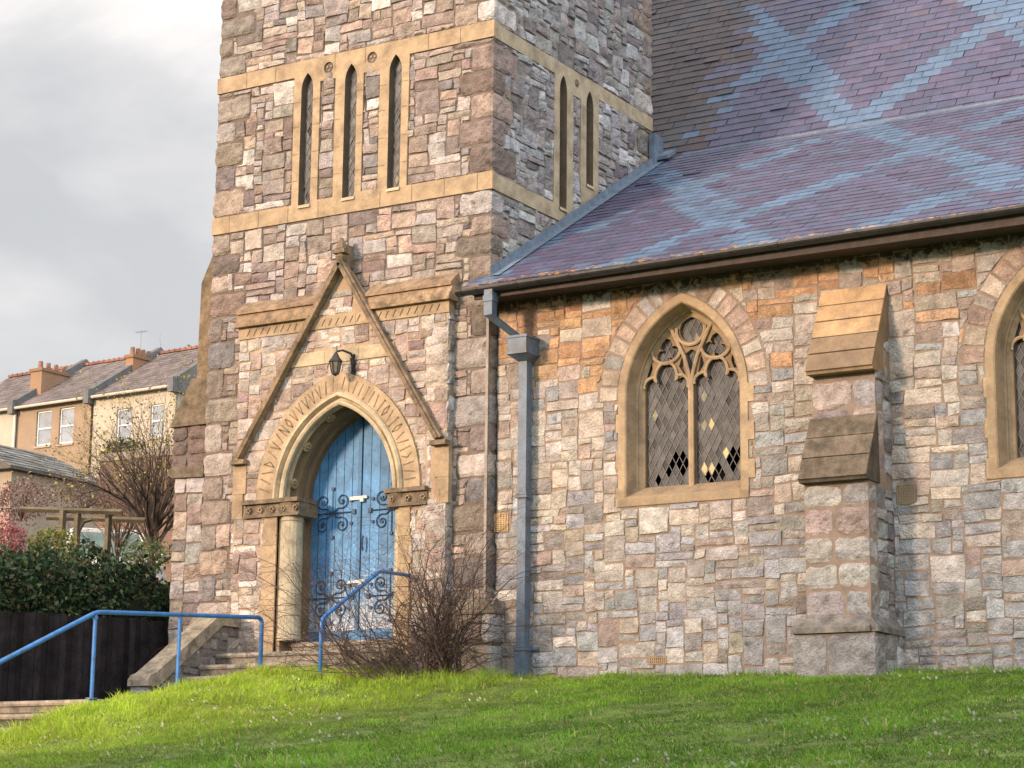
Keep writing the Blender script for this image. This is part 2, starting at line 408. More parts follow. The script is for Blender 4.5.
def arch_sweep(mb, cx, zs, a, R, z0, prof, cols, n=13, joints=7, mi=0, seed=0, shade=.10):
    """a moulded order following a pointed arch; prof = [(inward offset, Y)], voussoirs differ slightly in tint"""
    r = np.random.default_rng(seed)
    L0 = [arch_pts(cx, zs, a-o, R-o, z0, n) for o, _ in prof]
    m = len(L0[0]); V = np.zeros((len(prof), m, 3))
    for i, (o, y) in enumerate(prof):
        P = np.array(L0[i]); V[i, :, 0] = P[:, 0]; V[i, :, 2] = P[:, 1]; V[i, :, 1] = y
    tv = r.uniform(1-shade, 1+shade, (m, 3))*np.array([1, 1, 1]); tv = np.repeat(tv[:, :1], 3, 1)
    for j in range(m-1):
        segc = np.array(cols)*tv[(j*joints)//(m-1)*1]
        for i in range(len(prof)-1):
            mb.add([V[i, j], V[i, j+1], V[i+1, j+1], V[i+1, j]], [(0, 1, 2, 3)], segc, mi)

TAN = (.42, .315, .205); TAN2 = (.37, .28, .175); TANPALE = (.48, .40, .275); DARKTAN = (.20, .15, .10)
MORT_N = (.28, .215, .17); MORT_T = (.17, .135, .115)

# ------------------------------------------------------------------ the church
church = empty('church', 'stone rubble church with slate roofs, square tower and a blue door in its gabled porch', 'church')
SX = -.05; F0 = front(0.0); S0 = side(SX)
TX0, TX1, TD = -4.26, 0.0, 4.1
PCX = -1.95                      # porch / door centre
TOP = 13.2
# --- tower wall
mb = MB()
lan_f = [(-2.81, 5.93), (-2.13, 5.93), (-1.455, 5.95)]
lan_s = [(1.66, 5.92), (2.345, 6.40)]
def lancet(cx, zb, g=0.0): return arch_pts(cx, 7.47, .093+g, .30+g, zb-g, 8)
door_hole = arch_pts(PCX-.12, 2.20, .90, 1.34, .30, 14)
sheet(mb, [(TX0, -1), (SX, -1), (SX, TOP), (TX0, TOP)], [door_hole]+[lancet(*l) for l in lan_f], lambda u, v: F0(u, v, 0*u), MORT_T)
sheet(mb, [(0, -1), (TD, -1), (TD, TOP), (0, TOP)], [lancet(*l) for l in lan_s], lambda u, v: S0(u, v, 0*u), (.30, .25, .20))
mb.box((TX0, TD-.2, -1), (SX-.003, TD, TOP), MORT_T)
mb.box((TX0, 0.002, -1), (TX0+.2, TD, TOP), MORT_T)
quo = [('rect', -.0, .1, -1, 20)]
r = np.random.default_rng(11)
qrect = []; qs = []; z = 0.75; k = 0
BANDS = [(5.74, 5.97), (7.66, 7.87)]
while z < 10.3:
    h = r.uniform(.24, .40); z1 = z+h
    for b0, b1 in BANDS:
        if z < b1 and z1 > b0: z1 = b0
    if z1-z < .06:
        z = [b1 for b0, b1 in BANDS if abs(b0-z) < .07][0]; continue
    for (cx, cy, sx) in ((0, 0, -1), (TX0, 0, 1), (0, TD, -1)):
        wx = r.uniform(.40, .58) if (k+(sx > 0)) % 2 else r.uniform(.20, .32)
        wy = r.uniform(.40, .58) if not (k % 2) else r.uniform(.22, .32)
        c = pick(PAL_TOWER, r)*r.uniform(.7, 1.0); p = .022
        g = .006
        if cy == 0 and sx < 0:
            lo, hi = (SX-wx, -p, z+g), (SX+p, wy, z1-g); qs.append(('rect', SX-wx, 1, z, z1)); qrect.append(('rect', -1, wy, z, z1))
        elif sx > 0: lo, hi = (TX0-p, -p, z+g), (TX0+wx, wy, z1-g); qs.append(('rect', TX0-1, TX0+wx, z, z1))
        else: lo, hi = (-.3, TD-wy, z+g), (SX+p, TD+p, z1-g); qrect.append(('rect', TD-wy, TD+1, z, z1))
        rough_block(mb, lo, hi, c, amp=.022, seed=k*3+int(sx > 0))
    z = z1; k += 1
shp = [('rect', -3.60, -.60, -1, 4.38), ('rect', -5, 1, 5.74, 5.97), ('rect', -5, 1, 7.66, 7.87),
       ('rect', -3.02, -2.61, 5.8, 7.7), ('rect', -2.37, -1.94, 5.8, 7.7), ('rect', -1.69, -1.26, 5.8, 7.7)] + qs
CELL = .043
def wt(u, v): return .25
for (v0, v1, sd) in ((.0, 5.74, 21), (5.97, 7.66, 22), (7.87, 10.2, 23)):
    stones(mb, pack(TX0, 0, v0, v1, CELL, (3, 10), [2, 2, 3, 3, 4, 5], np.random.default_rng(sd)), F0, PAL_TOWER, shp, amp=.013, prot=(.004, .022), seed=sd, warm=wt)
shs = [('rect', -1, 5, 5.74, 5.95), ('rect', -1, 5, 7.65, 7.84), ('rect', 1.43, 1.91, 5.8, 7.7), ('rect', 2.11, 2.57, 6.2, 7.7)]+qrect
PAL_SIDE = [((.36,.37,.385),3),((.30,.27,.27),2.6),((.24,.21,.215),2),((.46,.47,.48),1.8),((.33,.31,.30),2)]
for (v0, v1, sd) in ((.0, 1.2, 30), (4.2, 5.74, 31), (5.95, 7.65, 32), (7.84, 10.4, 33)):
    stones(mb, pack(0, TD, v0, v1, CELL, (3, 10), [2, 2, 3, 3, 4, 5], np.random.default_rng(sd)), S0, PAL_SIDE, shs, amp=.016, prot=(.004, .03), seed=sd)
tower = mb.build('tower_wall', [m_mortar, m_stone], church)
tag(tower, 'square tower of pink and grey rubble')
# pyramid roof out of the picture above
mb = MB(); mb.add([(TX0-.3,-.3,TOP),(.3,-.3,TOP),(.3,TD+.3,TOP),(TX0-.3,TD+.3,TOP),(-2.13,2.05,TOP+6)], [(0,1,4),(1,2,4),(2,3,4),(3,0,4),(3,2,1,0)], (.15,.12,.17)); mb.build('tower_roof', m_slate, church)
# --- string bands with lancet surrounds
BP = .024
mb = MB()
holes = [lancet(*l) for l in lan_f]+[[(-2.61, 5.98), (-2.37, 5.98), (-2.37, 7.54), (-2.61, 7.54)], [(-1.94, 5.99), (-1.69, 5.99), (-1.69, 7.53), (-1.94, 7.53)]]
def circ(cx, cz, rr, n=16): return [(cx+rr*math.cos(2*math.pi*i/n), cz+rr*math.sin(2*math.pi*i/n)) for i in range(n)]
rnd_f = [(-2.485, 7.70), (-1.815, 7.71)]
holes += [circ(x, z, .075) for x, z in rnd_f]
plate(mb, [(TX0-.02, 5.745), (SX+.025, 5.745), (SX+.025, 5.965), (-1.26, 5.965), (-1.25, 7.655), (SX+.025, 7.655), (SX+.025, 7.865), (TX0-.02, 7.865), (TX0-.02, 7.655), (-3.02, 7.655), (-3.01, 5.965), (TX0-.02, 5.965)], holes, F0, -.05, BP, TAN)
for k_ in range(9):
    for za, zb in ((5.75, 5.96), (7.66, 7.86)):
        x = -4.0+k_*.47+(.2 if zb > 7 else 0)
        if x < -.2 and not any(abs(x-l[0]) < .12 for l in lan_f): mb.add([(x, -BP-.0012, za), (x+.009, -BP-.0012, za), (x+.009, -BP-.0012, zb), (x, -BP-.0012, zb)], [(0, 1, 2, 3)], (.16, .12, .08))
for cx_ in (-3.015, -2.61, -2.37, -1.94, -1.69, -1.26):
    for zz in (6.27, 6.62, 6.98, 7.31):
        x0_, x1_ = (cx_, cx_+.10) if cx_ in (-3.015, -2.37, -1.69) else (cx_-.22, cx_)
        if cx_ == -1.26: x0_, x1_ = -1.35, -1.262
        elif cx_ == -2.61: x0_, x1_ = -2.71, -2.612
        elif cx_ == -1.94: x0_, x1_ = -2.03, -1.942
        mb.add([(x0_, -BP-.0012, zz), (x1_, -BP-.0012, zz), (x1_, -BP-.0012, zz+.008), (x0_, -BP-.0012, zz+.008)], [(0, 1, 2, 3)], (.18, .13, .09))
mb.build('stone_band', [m_dress], church)
mb = MB()
holes = [lancet(*l) for l in lan_s]+[[(1.91, 5.99), (2.11, 5.99), (2.11, 7.50), (1.91, 7.50)], circ(2.0, 7.68, .055)]
plate(mb, [(.0, 5.745), (TD, 5.745), (TD, 5.945), (2.57, 5.95), (2.58, 7.645), (TD, 7.645), (TD, 7.835), (0, 7.835), (0, 7.645), (1.43, 7.645), (1.43, 5.945), (0, 5.945)], holes, S0, -.05, BP, (.43, .36, .25))
mb.build('stone_band', [m_dress], church)
for (x, z) in rnd_f:
    mb = MB(); P = circ(x, z, .08); mb.add([(x, -.0, z)]+[(p[0], .045, p[1]) for p in P], [(0, i+1, (i+1) % 16+1) for i in range(16)], DARKTAN)
    for i in range(3):
        a = 2.1*i+.5; mb.box((x+.035*math.cos(a)-.012, -.012, z+.035*math.sin(a)-.012), (x+.035*math.cos(a)+.012, .05, z+.035*math.sin(a)+.012), TAN)
    mb.build('roundel', [m_dress], church)
mb = MB(); mb.add([(.0, 2.0, 7.68)]+[(-.045, p[0], p[1]) for p in circ(2.0, 7.68, .06)], [(0, (i+1) % 16+1, i+1) for i in range(16)], DARKTAN); mb.build('roundel', [m_dress], church)

def diamonds(mbg, mbc, u0, u1, v0, v1, dw, dh, frame, dark=.0, r=None, tone=(.115, .115, .12), holes_at=()):
    """leaded quarries: every diamond its own face with a tone and a tilt, lead cames between them"""
    nu, nv = int((u1-u0)/dw)+2, int((v1-v0)/(dh/2))+2
    for j in range(-1, nv):
        for i in range(-1, nu):
            cu = u0+(i+.5*(j % 2))*dw; cv = v0+j*dh/2
            P = [(cu-dw/2, cv), (cu, cv-dh/2), (cu+dw/2, cv), (cu, cv+dh/2)]
            t = r.normal(0, .0035, 2)
            if not (u0-.02 < cu < u1+.02 and v0-.02 < cv < v1+.02): continue
            q = np.array(P); q[:, 0] = np.clip(q[:, 0], u0, u1); q[:, 1] = np.clip(q[:, 1], v0, v1)
            d = np.array([-t[0], -t[1], t[0], t[1]])-.004
            tt = np.array(tone)*r.uniform(.55, 1.6)
            if r.random() < .04: tt = np.array((.22, .20, .15))
            hole = False
            for (hx, hz, hk) in holes_at:
                if abs(cu-hx) < dw*.55 and abs(cv-hz) < dh*.3:
                    hole = True
                    if hk == 'y': tt = np.array((.50, .42, .22)); hole = False
            if not hole: mbg.add(frame(q[:, 0], q[:, 1], d), [(0, 1, 2, 3)], tt)
            for a, b in ((0, 1), (1, 2)):
                A = q[a]; B = q[b]
                if np.hypot(*(B-A)) < .01: continue
                nn = np.array([-(B-A)[1], (B-A)[0]]); nn = nn/np.hypot(*nn)*.0035
                Q = np.array([A-nn, B-nn, B+nn, A+nn]); mbc.add(frame(Q[:, 0], Q[:, 1], np.full(4, .004)), [(0, 1, 2, 3)], (1, 1, 1))
def lancet_window(cx, zb, fr, backd, seed):
    o = MB()
    P = np.array(arch_pts(cx, 7.47, .093, .30, zb, 8)); Q = np.array(arch_pts(cx, 7.47, .075, .282, zb+.015, 8)); n = len(P)
    v = np.concatenate([fr(P[:, 0], P[:, 1], np.full(n, BP-.004)), fr(Q[:, 0], Q[:, 1], np.full(n, -backd))])
    o.add(v, [(i, i+1, i+1+n, i+n) for i in range(n-1)], (.10, .078, .055))  # shade inside the reveal put into a dark stone colour
    q = np.array([(cx-.10, zb-.03), (cx+.10, zb-.03), (cx+.10, zb+.01), (cx-.10, zb+.01)])
    v = np.concatenate([fr(q[:, 0], q[:, 1], np.array([BP+.02, BP+.02, BP+.01, BP+.01])), fr(q[2:, 0], q[2:, 1]+.04, np.full(2, -backd))])
    o.add(v, [(0, 1, 2, 3), (3, 2, 4, 5)], TANPALE)
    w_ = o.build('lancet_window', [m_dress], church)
    g, c_ = MB(), MB(); rr = np.random.default_rng(seed)
    diamonds(g, c_, cx-.095, cx+.095, zb, 7.72, .085, .145, (lambda u, v, d: fr(u, v, d-backd)), r=rr, tone=(.10, .10, .10))
    gl = g.build('glass', [m_glass], w_); c_.build('lead_came', [m_came], w_)
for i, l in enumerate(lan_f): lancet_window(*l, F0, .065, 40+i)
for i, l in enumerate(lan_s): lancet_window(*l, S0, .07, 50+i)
# --- tower plinth
mb = MB()
r = np.random.default_rng(5)
x = 0.0
for pi_, (xa, xb) in enumerate(((-.42, .085), (TX0-.05, -3.60))):
    mb = MB()
    mb.prism([(-.08, -1), (-.08, .70), (-.02, .86), (.05, .86), (.05, -1)], 0, xa, xb, MORT_T)
    for zz in (.0, .36):
        x = xa; q_ = 0
        while x < xb-.1:
            wq = min(r.uniform(.26, .5), xb-x)
            if xb-x-wq < .1: wq = xb-x
            rough_block(mb, (x+.004, -.115, zz-.3 if zz == 0 else zz+.004), (x+wq-.004, .0, zz+.345), pick(PAL_TOWER, r), amp=.012, seed=600+int(x*10)+q_); x += wq; q_ += 1
    mb.prism([(-.125, .70), (-.125, .725), (-.02, .875), (.03, .875), (.03, .70)], 0, xa-.003, xb+.003, (.22, .18, .14))
    if pi_ == 0:
        mb.prism([(.0, -1), (.0, .86), (.03, .86), (.09, .70), (.09, -1)], 1, -.075, .118, MORT_T)
        for zz in (.0, .36): rough_block(mb, (.0, -.11, zz-.3 if zz == 0 else zz+.004), (.115, .118, zz+.345), pick(PAL_SIDE, r), amp=.010, seed=640+int(zz*10))
        mb.prism([(.089, .70), (.13, .70), (.13, .725), (.0, .874), (-.03, .874)], 1, -.122, .119, (.20, .17, .14))
    mb.build('tower_plinth', [m_mortar, m_stone], church)

# --- left tower buttress, seen in profile
mb = MB()
bx = TX0
mb.box((-4.76, .03, -1), (bx-.002, .62, 2.62), MORT_T); mb.box((-4.92, .16, 2.72), (bx-.002, .62, 3.32), MORT_T); mb.box((-4.52, .24, 3.3), (bx-.002, .55, 5.2), MORT_T)
FB = front(.03)
stones(mb, pack(-4.76, bx, -.2, 2.62, .045, (4, 7), [3, 4, 5, 6], np.random.default_rng(71)), FB, PAL_TOWER, (), amp=.016, seed=71)
for i, z in enumerate((2.72, 2.93, 3.12)):
    rough_block(mb, (-4.93, .13, z+.005), (-4.68, .6, z+.19), (.20, .155, .14), seed=80+i); rough_block(mb, (-4.67, .13, z+.005), (-4.3, .6, z+.19), (.23, .17, .15), seed=90+i)
tb = mb.build('buttress', [m_mortar, m_stone], church)
mb = MB()
mb.prism([(-4.76, 2.62), (-4.84, 2.66), (-4.84, 2.70), (-4.78, 2.75), (bx, 2.75), (bx, 2.60)], 1, -.03, .66, (.17, .14, .10)); mb.build('string_course', [m_dressdark], tb)
mb = MB()
mb.prism([(-4.96, 3.31), (-4.62, 3.92), (bx, 3.92), (bx, 3.31)], 1, .11, .66, (.18, .14, .095)); mb.build('weathering', [m_dressdark], tb)
mb = MB()
mb.prism([(-4.62, 3.92), (-4.60, 5.20), (-4.40, 5.62), (bx, 5.62), (bx, 3.92)], 1, .20, .58, (.21, .155, .10)); mb.build('weathering', [m_dressdark], tb)
mb = MB()
mb.prism([(-4.50, 6.40), (-4.36, 7.0), (bx, 7.0), (bx, 6.40)], 1, 1.6, 2.1, (.16, .08, .06)); mb.build('string_course', [m_dressdark], tb)

# --- porch
PORCH_START = set(bpy.data.objects)
PY = -.30; FP = front(PY)
PX0, PX1 = -3.53, -.42
AX, AZ = -1.96, 5.06
mb = MB()
outer = [(PX0, -1), (PX1, -1), (PX1, 4.38), (-1.53, 4.38), (AX, 5.03), (-2.39, 4.38), (PX0, 4.38)]
dh = arch_pts(PCX, 2.17, .90, 1.33, .0, 14)
plate(mb, outer, [dh], FP, -.30, 0, (.40, .30, .21))
ringR = 1.535
shp = [('arch', PCX-.02, 2.17, 1.21, ringR, 2.17), ('rect', -3.05, -.90, -1, 1.97), ('rect', -3.33, -.66, 1.96, 2.19),
       ('rect', -4, 0, 4.24, 4.5), ('rect', -2.75, -1.15, 3.80, 3.97), ('rect', -3.56, -3.36, 2.0, 2.66), ('rect', -.62, -.3, 1.95, 2.66)]
stones(mb, pack(PX0, PX1, -.04, 4.26, CELL, (3, 8), [2, 2, 3, 3, 4, 4], np.random.default_rng(101)), FP, PAL_PORCH, shp, amp=.010, prot=(.003, .014), seed=101, warm=lambda u, v: .1)
tri = [s_ for s_ in pack(-2.45, -1.45, 4.39, 5.0, CELL, (3, 5), [2, 3, 3], np.random.default_rng(102)) if abs((s_[0]+s_[1])/2-AX)+(s_[1]-s_[0])*.5 < (AZ-.05-s_[3])*.64+.03]
stones(mb, tri, FP, PAL_PORCH, (), amp=.01, seed=102, warm=lambda u, v: .3)
# right return of the porch
stones(mb, pack(PY, 0, .8, 4.3, CELL, (3, 4), [4, 5, 6], np.random.default_rng(103)), side(PX1), PAL_SIDE, (), amp=.012, seed=103)
r = np.random.default_rng(104); z = .8; k = 0
while z < 4.1:
    h = r.uniform(.2, .34)
    if not (1.8 < z < 2.7) : rough_block(mb, (PX1-(.34 if k % 2 else .2), PY-.016, z+.006), (PX1+.014, -.05, min(z+h, 4.22)-.006), pick(PAL_PORCH, r), amp=.016, seed=200+k)
    z += h; k += 1
porch = mb.build('porch_wall', [m_mortar, m_stone], church)
for (xa, xb, za, zb) in ((-3.55, -.40, 4.24, 4.385), (-2.72, -1.18, 3.80, 3.965)):
    mb = MB()
    n = int((xb-xa)/.42)
    for i in range(n):
        a = xa+(xb-xa)*i/n; b = xa+(xb-xa)*(i+1)/n
        mb.box((a+.002, PY-.02, za), (b-.002, PY+.1, zb), np.array(TAN if za > 4 else TANPALE)*random.uniform(.88, 1.1))
    sb_ = mb.build('string_course', [m_dress], church); sb = sb_ if za > 4 else sb
mb = MB()                                              # diagonal strokes under the caps, groove shadow and dirt given as dark colour
for i in range(28):
    x = -3.42+i*.105
    if -2.44 < x < -2.30 or -1.66 < x < -1.50: continue
    mb.add([(x, PY-.0215, 4.27), (x+.014, PY-.0215, 4.27), (x+.064, PY-.0215, 4.355), (x+.046, PY-.0215, 4.355)], [(0, 1, 2, 3)], (.10, .07, .045))
mb.build('carving', [m_dressdark], sb)
for (xa, xb) in ((-3.57, -2.32), (-1.60, -.36)):
    mb = MB()
    n = 3
    for i in range(n):
        a = xa+(xb-xa)*i/n; b = xa+(xb-xa)*(i+1)/n; c_ = np.array((.33, .23, .145))*random.uniform(.85, 1.1)
        mb.prism([(PY-.085, 4.386), (PY-.085, 4.425), (PY-.02, 4.56), (PY+.10, 4.575), (PY+.10, 4.386)], 0, a+.001, b-.001, c_)
    for i in range(2):
        a = xa+(xb-xa)*i/2; b = xa+(xb-xa)*(i+1)/2; c_ = np.array((.30, .21, .14))*random.uniform(.85, 1.1)
        mb.prism([(PY-.050, 4.562), (PY-.050, 4.60), (PY+.135, 4.76), (PY+.17, 4.76), (PY+.17, 4.577)], 0, a+.001, b-.001, c_)
    mb.build('weathering', [m_dressdark], porch)
# gable copings
def barpoly(mb, p, q, wd, y0, y1, c, mi=0):
    p = np.array(p, float); q = np.array(q, float); d = (q-p)/np.hypot(*(q-p)); nn = np.array([-d[1], d[0]])*wd/2
    P = [p-nn, q-nn, q+nn, p+nn]
    v = [(a[0], y0, a[1]) for a in P]+[(a[0], y1, a[1]) for a in P]
    mb.add(v, [(0, 1, 2, 3), (7, 6, 5, 4), (0, 4, 5, 1), (1, 5, 6, 2), (2, 6, 7, 3), (3, 7, 4, 0)], c, mi)
for sg in (-1, 1):
    mb = MB(); foot = (AX+sg*1.49, 2.72); ap = (AX+sg*.015, 5.02)
    cc = (.25, .185, .115) if sg < 0 else (.23, .17, .115)
    for i in range(5):
        a = np.array(foot)+(np.array(ap)-np.array(foot))*i/5; b = np.array(foot)+(np.array(ap)-np.array(foot))*(i+1)/5
        barpoly(mb, a, b, .085, PY-.02, PY-.10-.002*(i % 2), np.array(cc)*random.uniform(.85, 1.12))
        barpoly(mb, a+np.array([-sg*.02, 0]), b+np.array([-sg*.02, 0]), .05, PY-.1, PY-.125, np.array(cc)*random.uniform(.9, 1.1))
    fx = foot[0]
    mb.box((min(fx+sg*.10, fx-sg*.12), PY-.11, 2.645), (max(fx+sg*.10, fx-sg*.12), PY+.02, 2.70), cc)
    mb.build('gable_coping', [m_dressdark], church)
    mb = MB(); mb.box((fx+sg*.10-(0.2 if sg > 0 else 0), PY-.022, 2.28), (fx+sg*.10+(0.2 if sg < 0 else 0), PY+.05, 2.643), np.array(TAN)*.95)
    mb.box((fx+sg*.10-(0.16 if sg > 0 else 0), PY-.022, 1.97), (fx+sg*.10+(0.16 if sg < 0 else 0), PY+.05, 2.277), np.array(TAN)*.85)
    mb.build('jamb_stone', [m_dress], church)
mb = MB()
mb.tube([(AX, -.36, 5.02), (AX, -.36, 5.10), (AX, -.36, 5.14), (AX, -.36, 5.20), (AX, -.36, 5.28), (AX, -.36, 5.34)], [.05, .075, .05, .085, .05, .02], 8, DARKTAN)
mb.box((AX-.06, -.34, 4.98), (AX+.06, .02, 5.26), DARKTAN); mb.box((AX-.09, -.43, 5.14), (AX+.09, -.30, 5.19), DARKTAN)
mb.build('finial', [m_dressdark], church)

# --- door arch: lettered ring, roll mouldings, reveal
mb = MB()
arch_sweep(mb, PCX-.02, 2.18, 1.21, ringR, 2.18, [(0, PY+.02), (0, PY-.035), (.27, PY-.035), (.27, PY)], TAN, n=14, joints=29, seed=3, shade=.13)
ring = mb.build('arch_ring', [m_dress], church)
mb = MB()
def ringpt(sg, s_, rad):
    """s_ 0 at springing .. 1 at apex; rad 0 inner .. 1 outer"""
    a0 = 1.21; R = ringR; o = (1-rad)*.27
    th0 = math.acos((R-a0)/R); t = th0*s_
    cxx = PCX-.02-sg*(R-a0)
    return np.array([cxx+sg*(R-o)*math.cos(t), 2.18+(R-o)*math.sin(t)])
G = {'/': [((.2, .1), (.8, .9))], '\\': [((.8, .1), (.2, .9))], '|': [((.5, .1), (.5, .9))], '-': [((.1, .15), (.5, .8))],
     'V': [((.1, .9), (.5, .1)), ((.5, .1), (.9, .9))], 'A': [((.1, .1), (.5, .9)), ((.5, .9), (.9, .1))], 'I': [((.5, .1), (.5, .9)), ((.3, .9), (.7, .9)), ((.3, .1), (.7, .1))],
     'T': [((.5, .1), (.5, .9)), ((.1, .9), (.9, .9))], 'N': [((.15, .1), (.15, .9)), ((.15, .9), (.85, .1)), ((.85, .1), (.85, .9))],
     'O': [((.5, .1), (.15, .5)), ((.15, .5), (.5, .9)), ((.5, .9), (.85, .5)), ((.85, .5), (.5, .1))],
     'D': [((.2, .1), (.2, .9)), ((.2, .9), (.8, .5)), ((.8, .5), (.2, .1))], 'C': [((.8, .85), (.2, .5)), ((.2, .5), (.8, .15))]}
def glyphs(sg, txt, s0, s1):
    n = len(txt); ds = (s1-s0)/n
    for i, g in enumerate(txt):
        for (p, q) in G.get(g, []):
            ends = []
            for (gx, gy) in (p, q):
                t = s0+ds*(i+.12+.76*gx); ends.append(ringpt(sg, t, .12+.76*gy))
            barpoly(mb, ends[0], ends[1], .016, PY-.036, PY-.0375, (.23, .17, .105))  # letter strokes: groove shadow and lodged dirt given as a darker colour
glyphs(-1, '//\\D/V/NOVVVVV//', .03, .97)
glyphs(1, '|\\|C|\\-OI/OI/|I||/|', .03, .97)
mb.build('carving', [m_dressdark], ring)
mb = MB()
A1, R1 = .955, 1.29
arch_sweep(mb, PCX, 2.18, A1, R1, 2.18, [(0, PY-.0), (0, PY-.06), (.02, PY-.085), (.05, PY-.085), (.065, PY-.05), (.07, PY-.02), (.09, PY-.02), (.10, PY-.045), (.125, PY-.055), (.15, PY-.04), (.155, PY-.005), (.125, PY+.05), (.12, PY+.08), (.14, PY+.11)], TANPALE, n=14, joints=12, seed=5, shade=.10)
hood = mb.build('arch_moulding', [m_dress], church)
mb = MB()
arch_sweep(mb, PCX, 2.18, .83, 1.165, .40, [(-.03, PY+.10), (.0, PY+.12), (.0, PY+.20), (.03, PY+.215), (.05, PY+.24), (.05, PY+.33), (.035, PY+.36), (.05, PY+.40), (.07, PY+.41), (.07, PY+.56)], (.20, .145, .085), n=14, seed=6, shade=.08)
rev = mb.build('door_reveal', [m_dress], church)
mb = MB()
for sg, s_ in ((-1, .14), (-1, .47), (-1, .80), (1, .80), (1, .50), (1, .17)):
    t = math.acos((1.165-.83)/1.165)*s_; R_ = 1.165-.012
    cxx = PCX-sg*(1.165-.83); p = np.array([cxx+sg*R_*math.cos(t), PY+.155, 2.18+R_*math.sin(t)])
    nrm = -np.array([sg*math.cos(t), 0, math.sin(t)]); d2 = np.array([0, -1, 0]); tt = np.cross(nrm, d2)
    for k2 in range(8):
        a = k2*math.pi/4; q = p+(d2*math.cos(a)+tt*math.sin(a))*.045
        mb.tube([q, q+nrm*.035], [.024, .016], 6, (.42, .33, .20))
    mb.tube([p, p+nrm*.05], [.03, .012], 6, (.30, .22, .13))
mb.build('carved_boss', [m_dress], rev)
# jambs under the impost
mb = MB()
for (xa, xb, c_) in ((-3.05, -2.85, TAN), (-1.06, -.90, TAN2)):
    mb = MB(); z = .3; i = 0
    while z < 1.96:
        h = .33; e2 = .03*(i % 2)
        mb.box((xa-(e2 if xa < -2 else 0), PY-.022, z+.002), (xb+(e2 if xa > -2 else 0), PY+.12, min(z+h, 1.965)-.002), np.array(c_)*random.uniform(.85, 1.08)); z += h; i += 1
    if xa < -2: mb.box((-3.0, PY+.03, .3), (-2.79, .22, 1.966), TAN2)
    else: mb.box((-1.11, PY+.10, .3), (-.95, .22, 1.966), TAN2)
    mb.build('door_jamb', [m_dress], church)
for cx, rr in ((-2.715, .14), (-1.10, .085)):
    mb = MB(); cy = PY+.115
    zz = [.46, .54, .545, .58, .60, .62, 1.90, 1.915, 1.93, 1.965]; rs = [rr*1.05, rr*1.05, rr*1.02, rr*1.02, rr, rr, rr*.97, rr*1.08, rr, rr]
    mb.tube([(cx, cy, a) for a in zz], rs, 18, (.46, .41, .30)); mb.build('column', [m_dress], church, smooth=False)
for (xa, xb, cx) in ((-3.33, -2.52, -2.70), (-1.20, -.67, -1.10)):
    mb = MB()
    for (za, zb, p) in ((1.965, 1.985, .055), (1.985, 2.13, .03), (2.13, 2.18, .085)):
        mb.box((xa-p*.4, PY-p, za), (xb+p*.2, .05, zb), (.20, .155, .11))
    n = int((xb-xa)/.16)
    for i in range(n):
        x = xa+.07+i*(xb-xa-.1)/max(1, n-1)
        for k2 in range(5):
            a = k2*2*math.pi/5; mb.tube([(x+.022*math.cos(a), PY-.02, 2.055+.022*math.sin(a)), (x+.026*math.cos(a), PY-.065, 2.055+.026*math.sin(a))], [.02, .012], 5, (.30, .24, .16))
    mb.tube([(cx, PY+.12, 1.96), (cx, PY+.12, 2.0), (cx, PY+.12, 2.12), (cx, PY+.12, 2.181)], [.15, .16, .19, .22], 14, (.22, .17, .12))
    mb.build('capital', [m_dressdark], church)
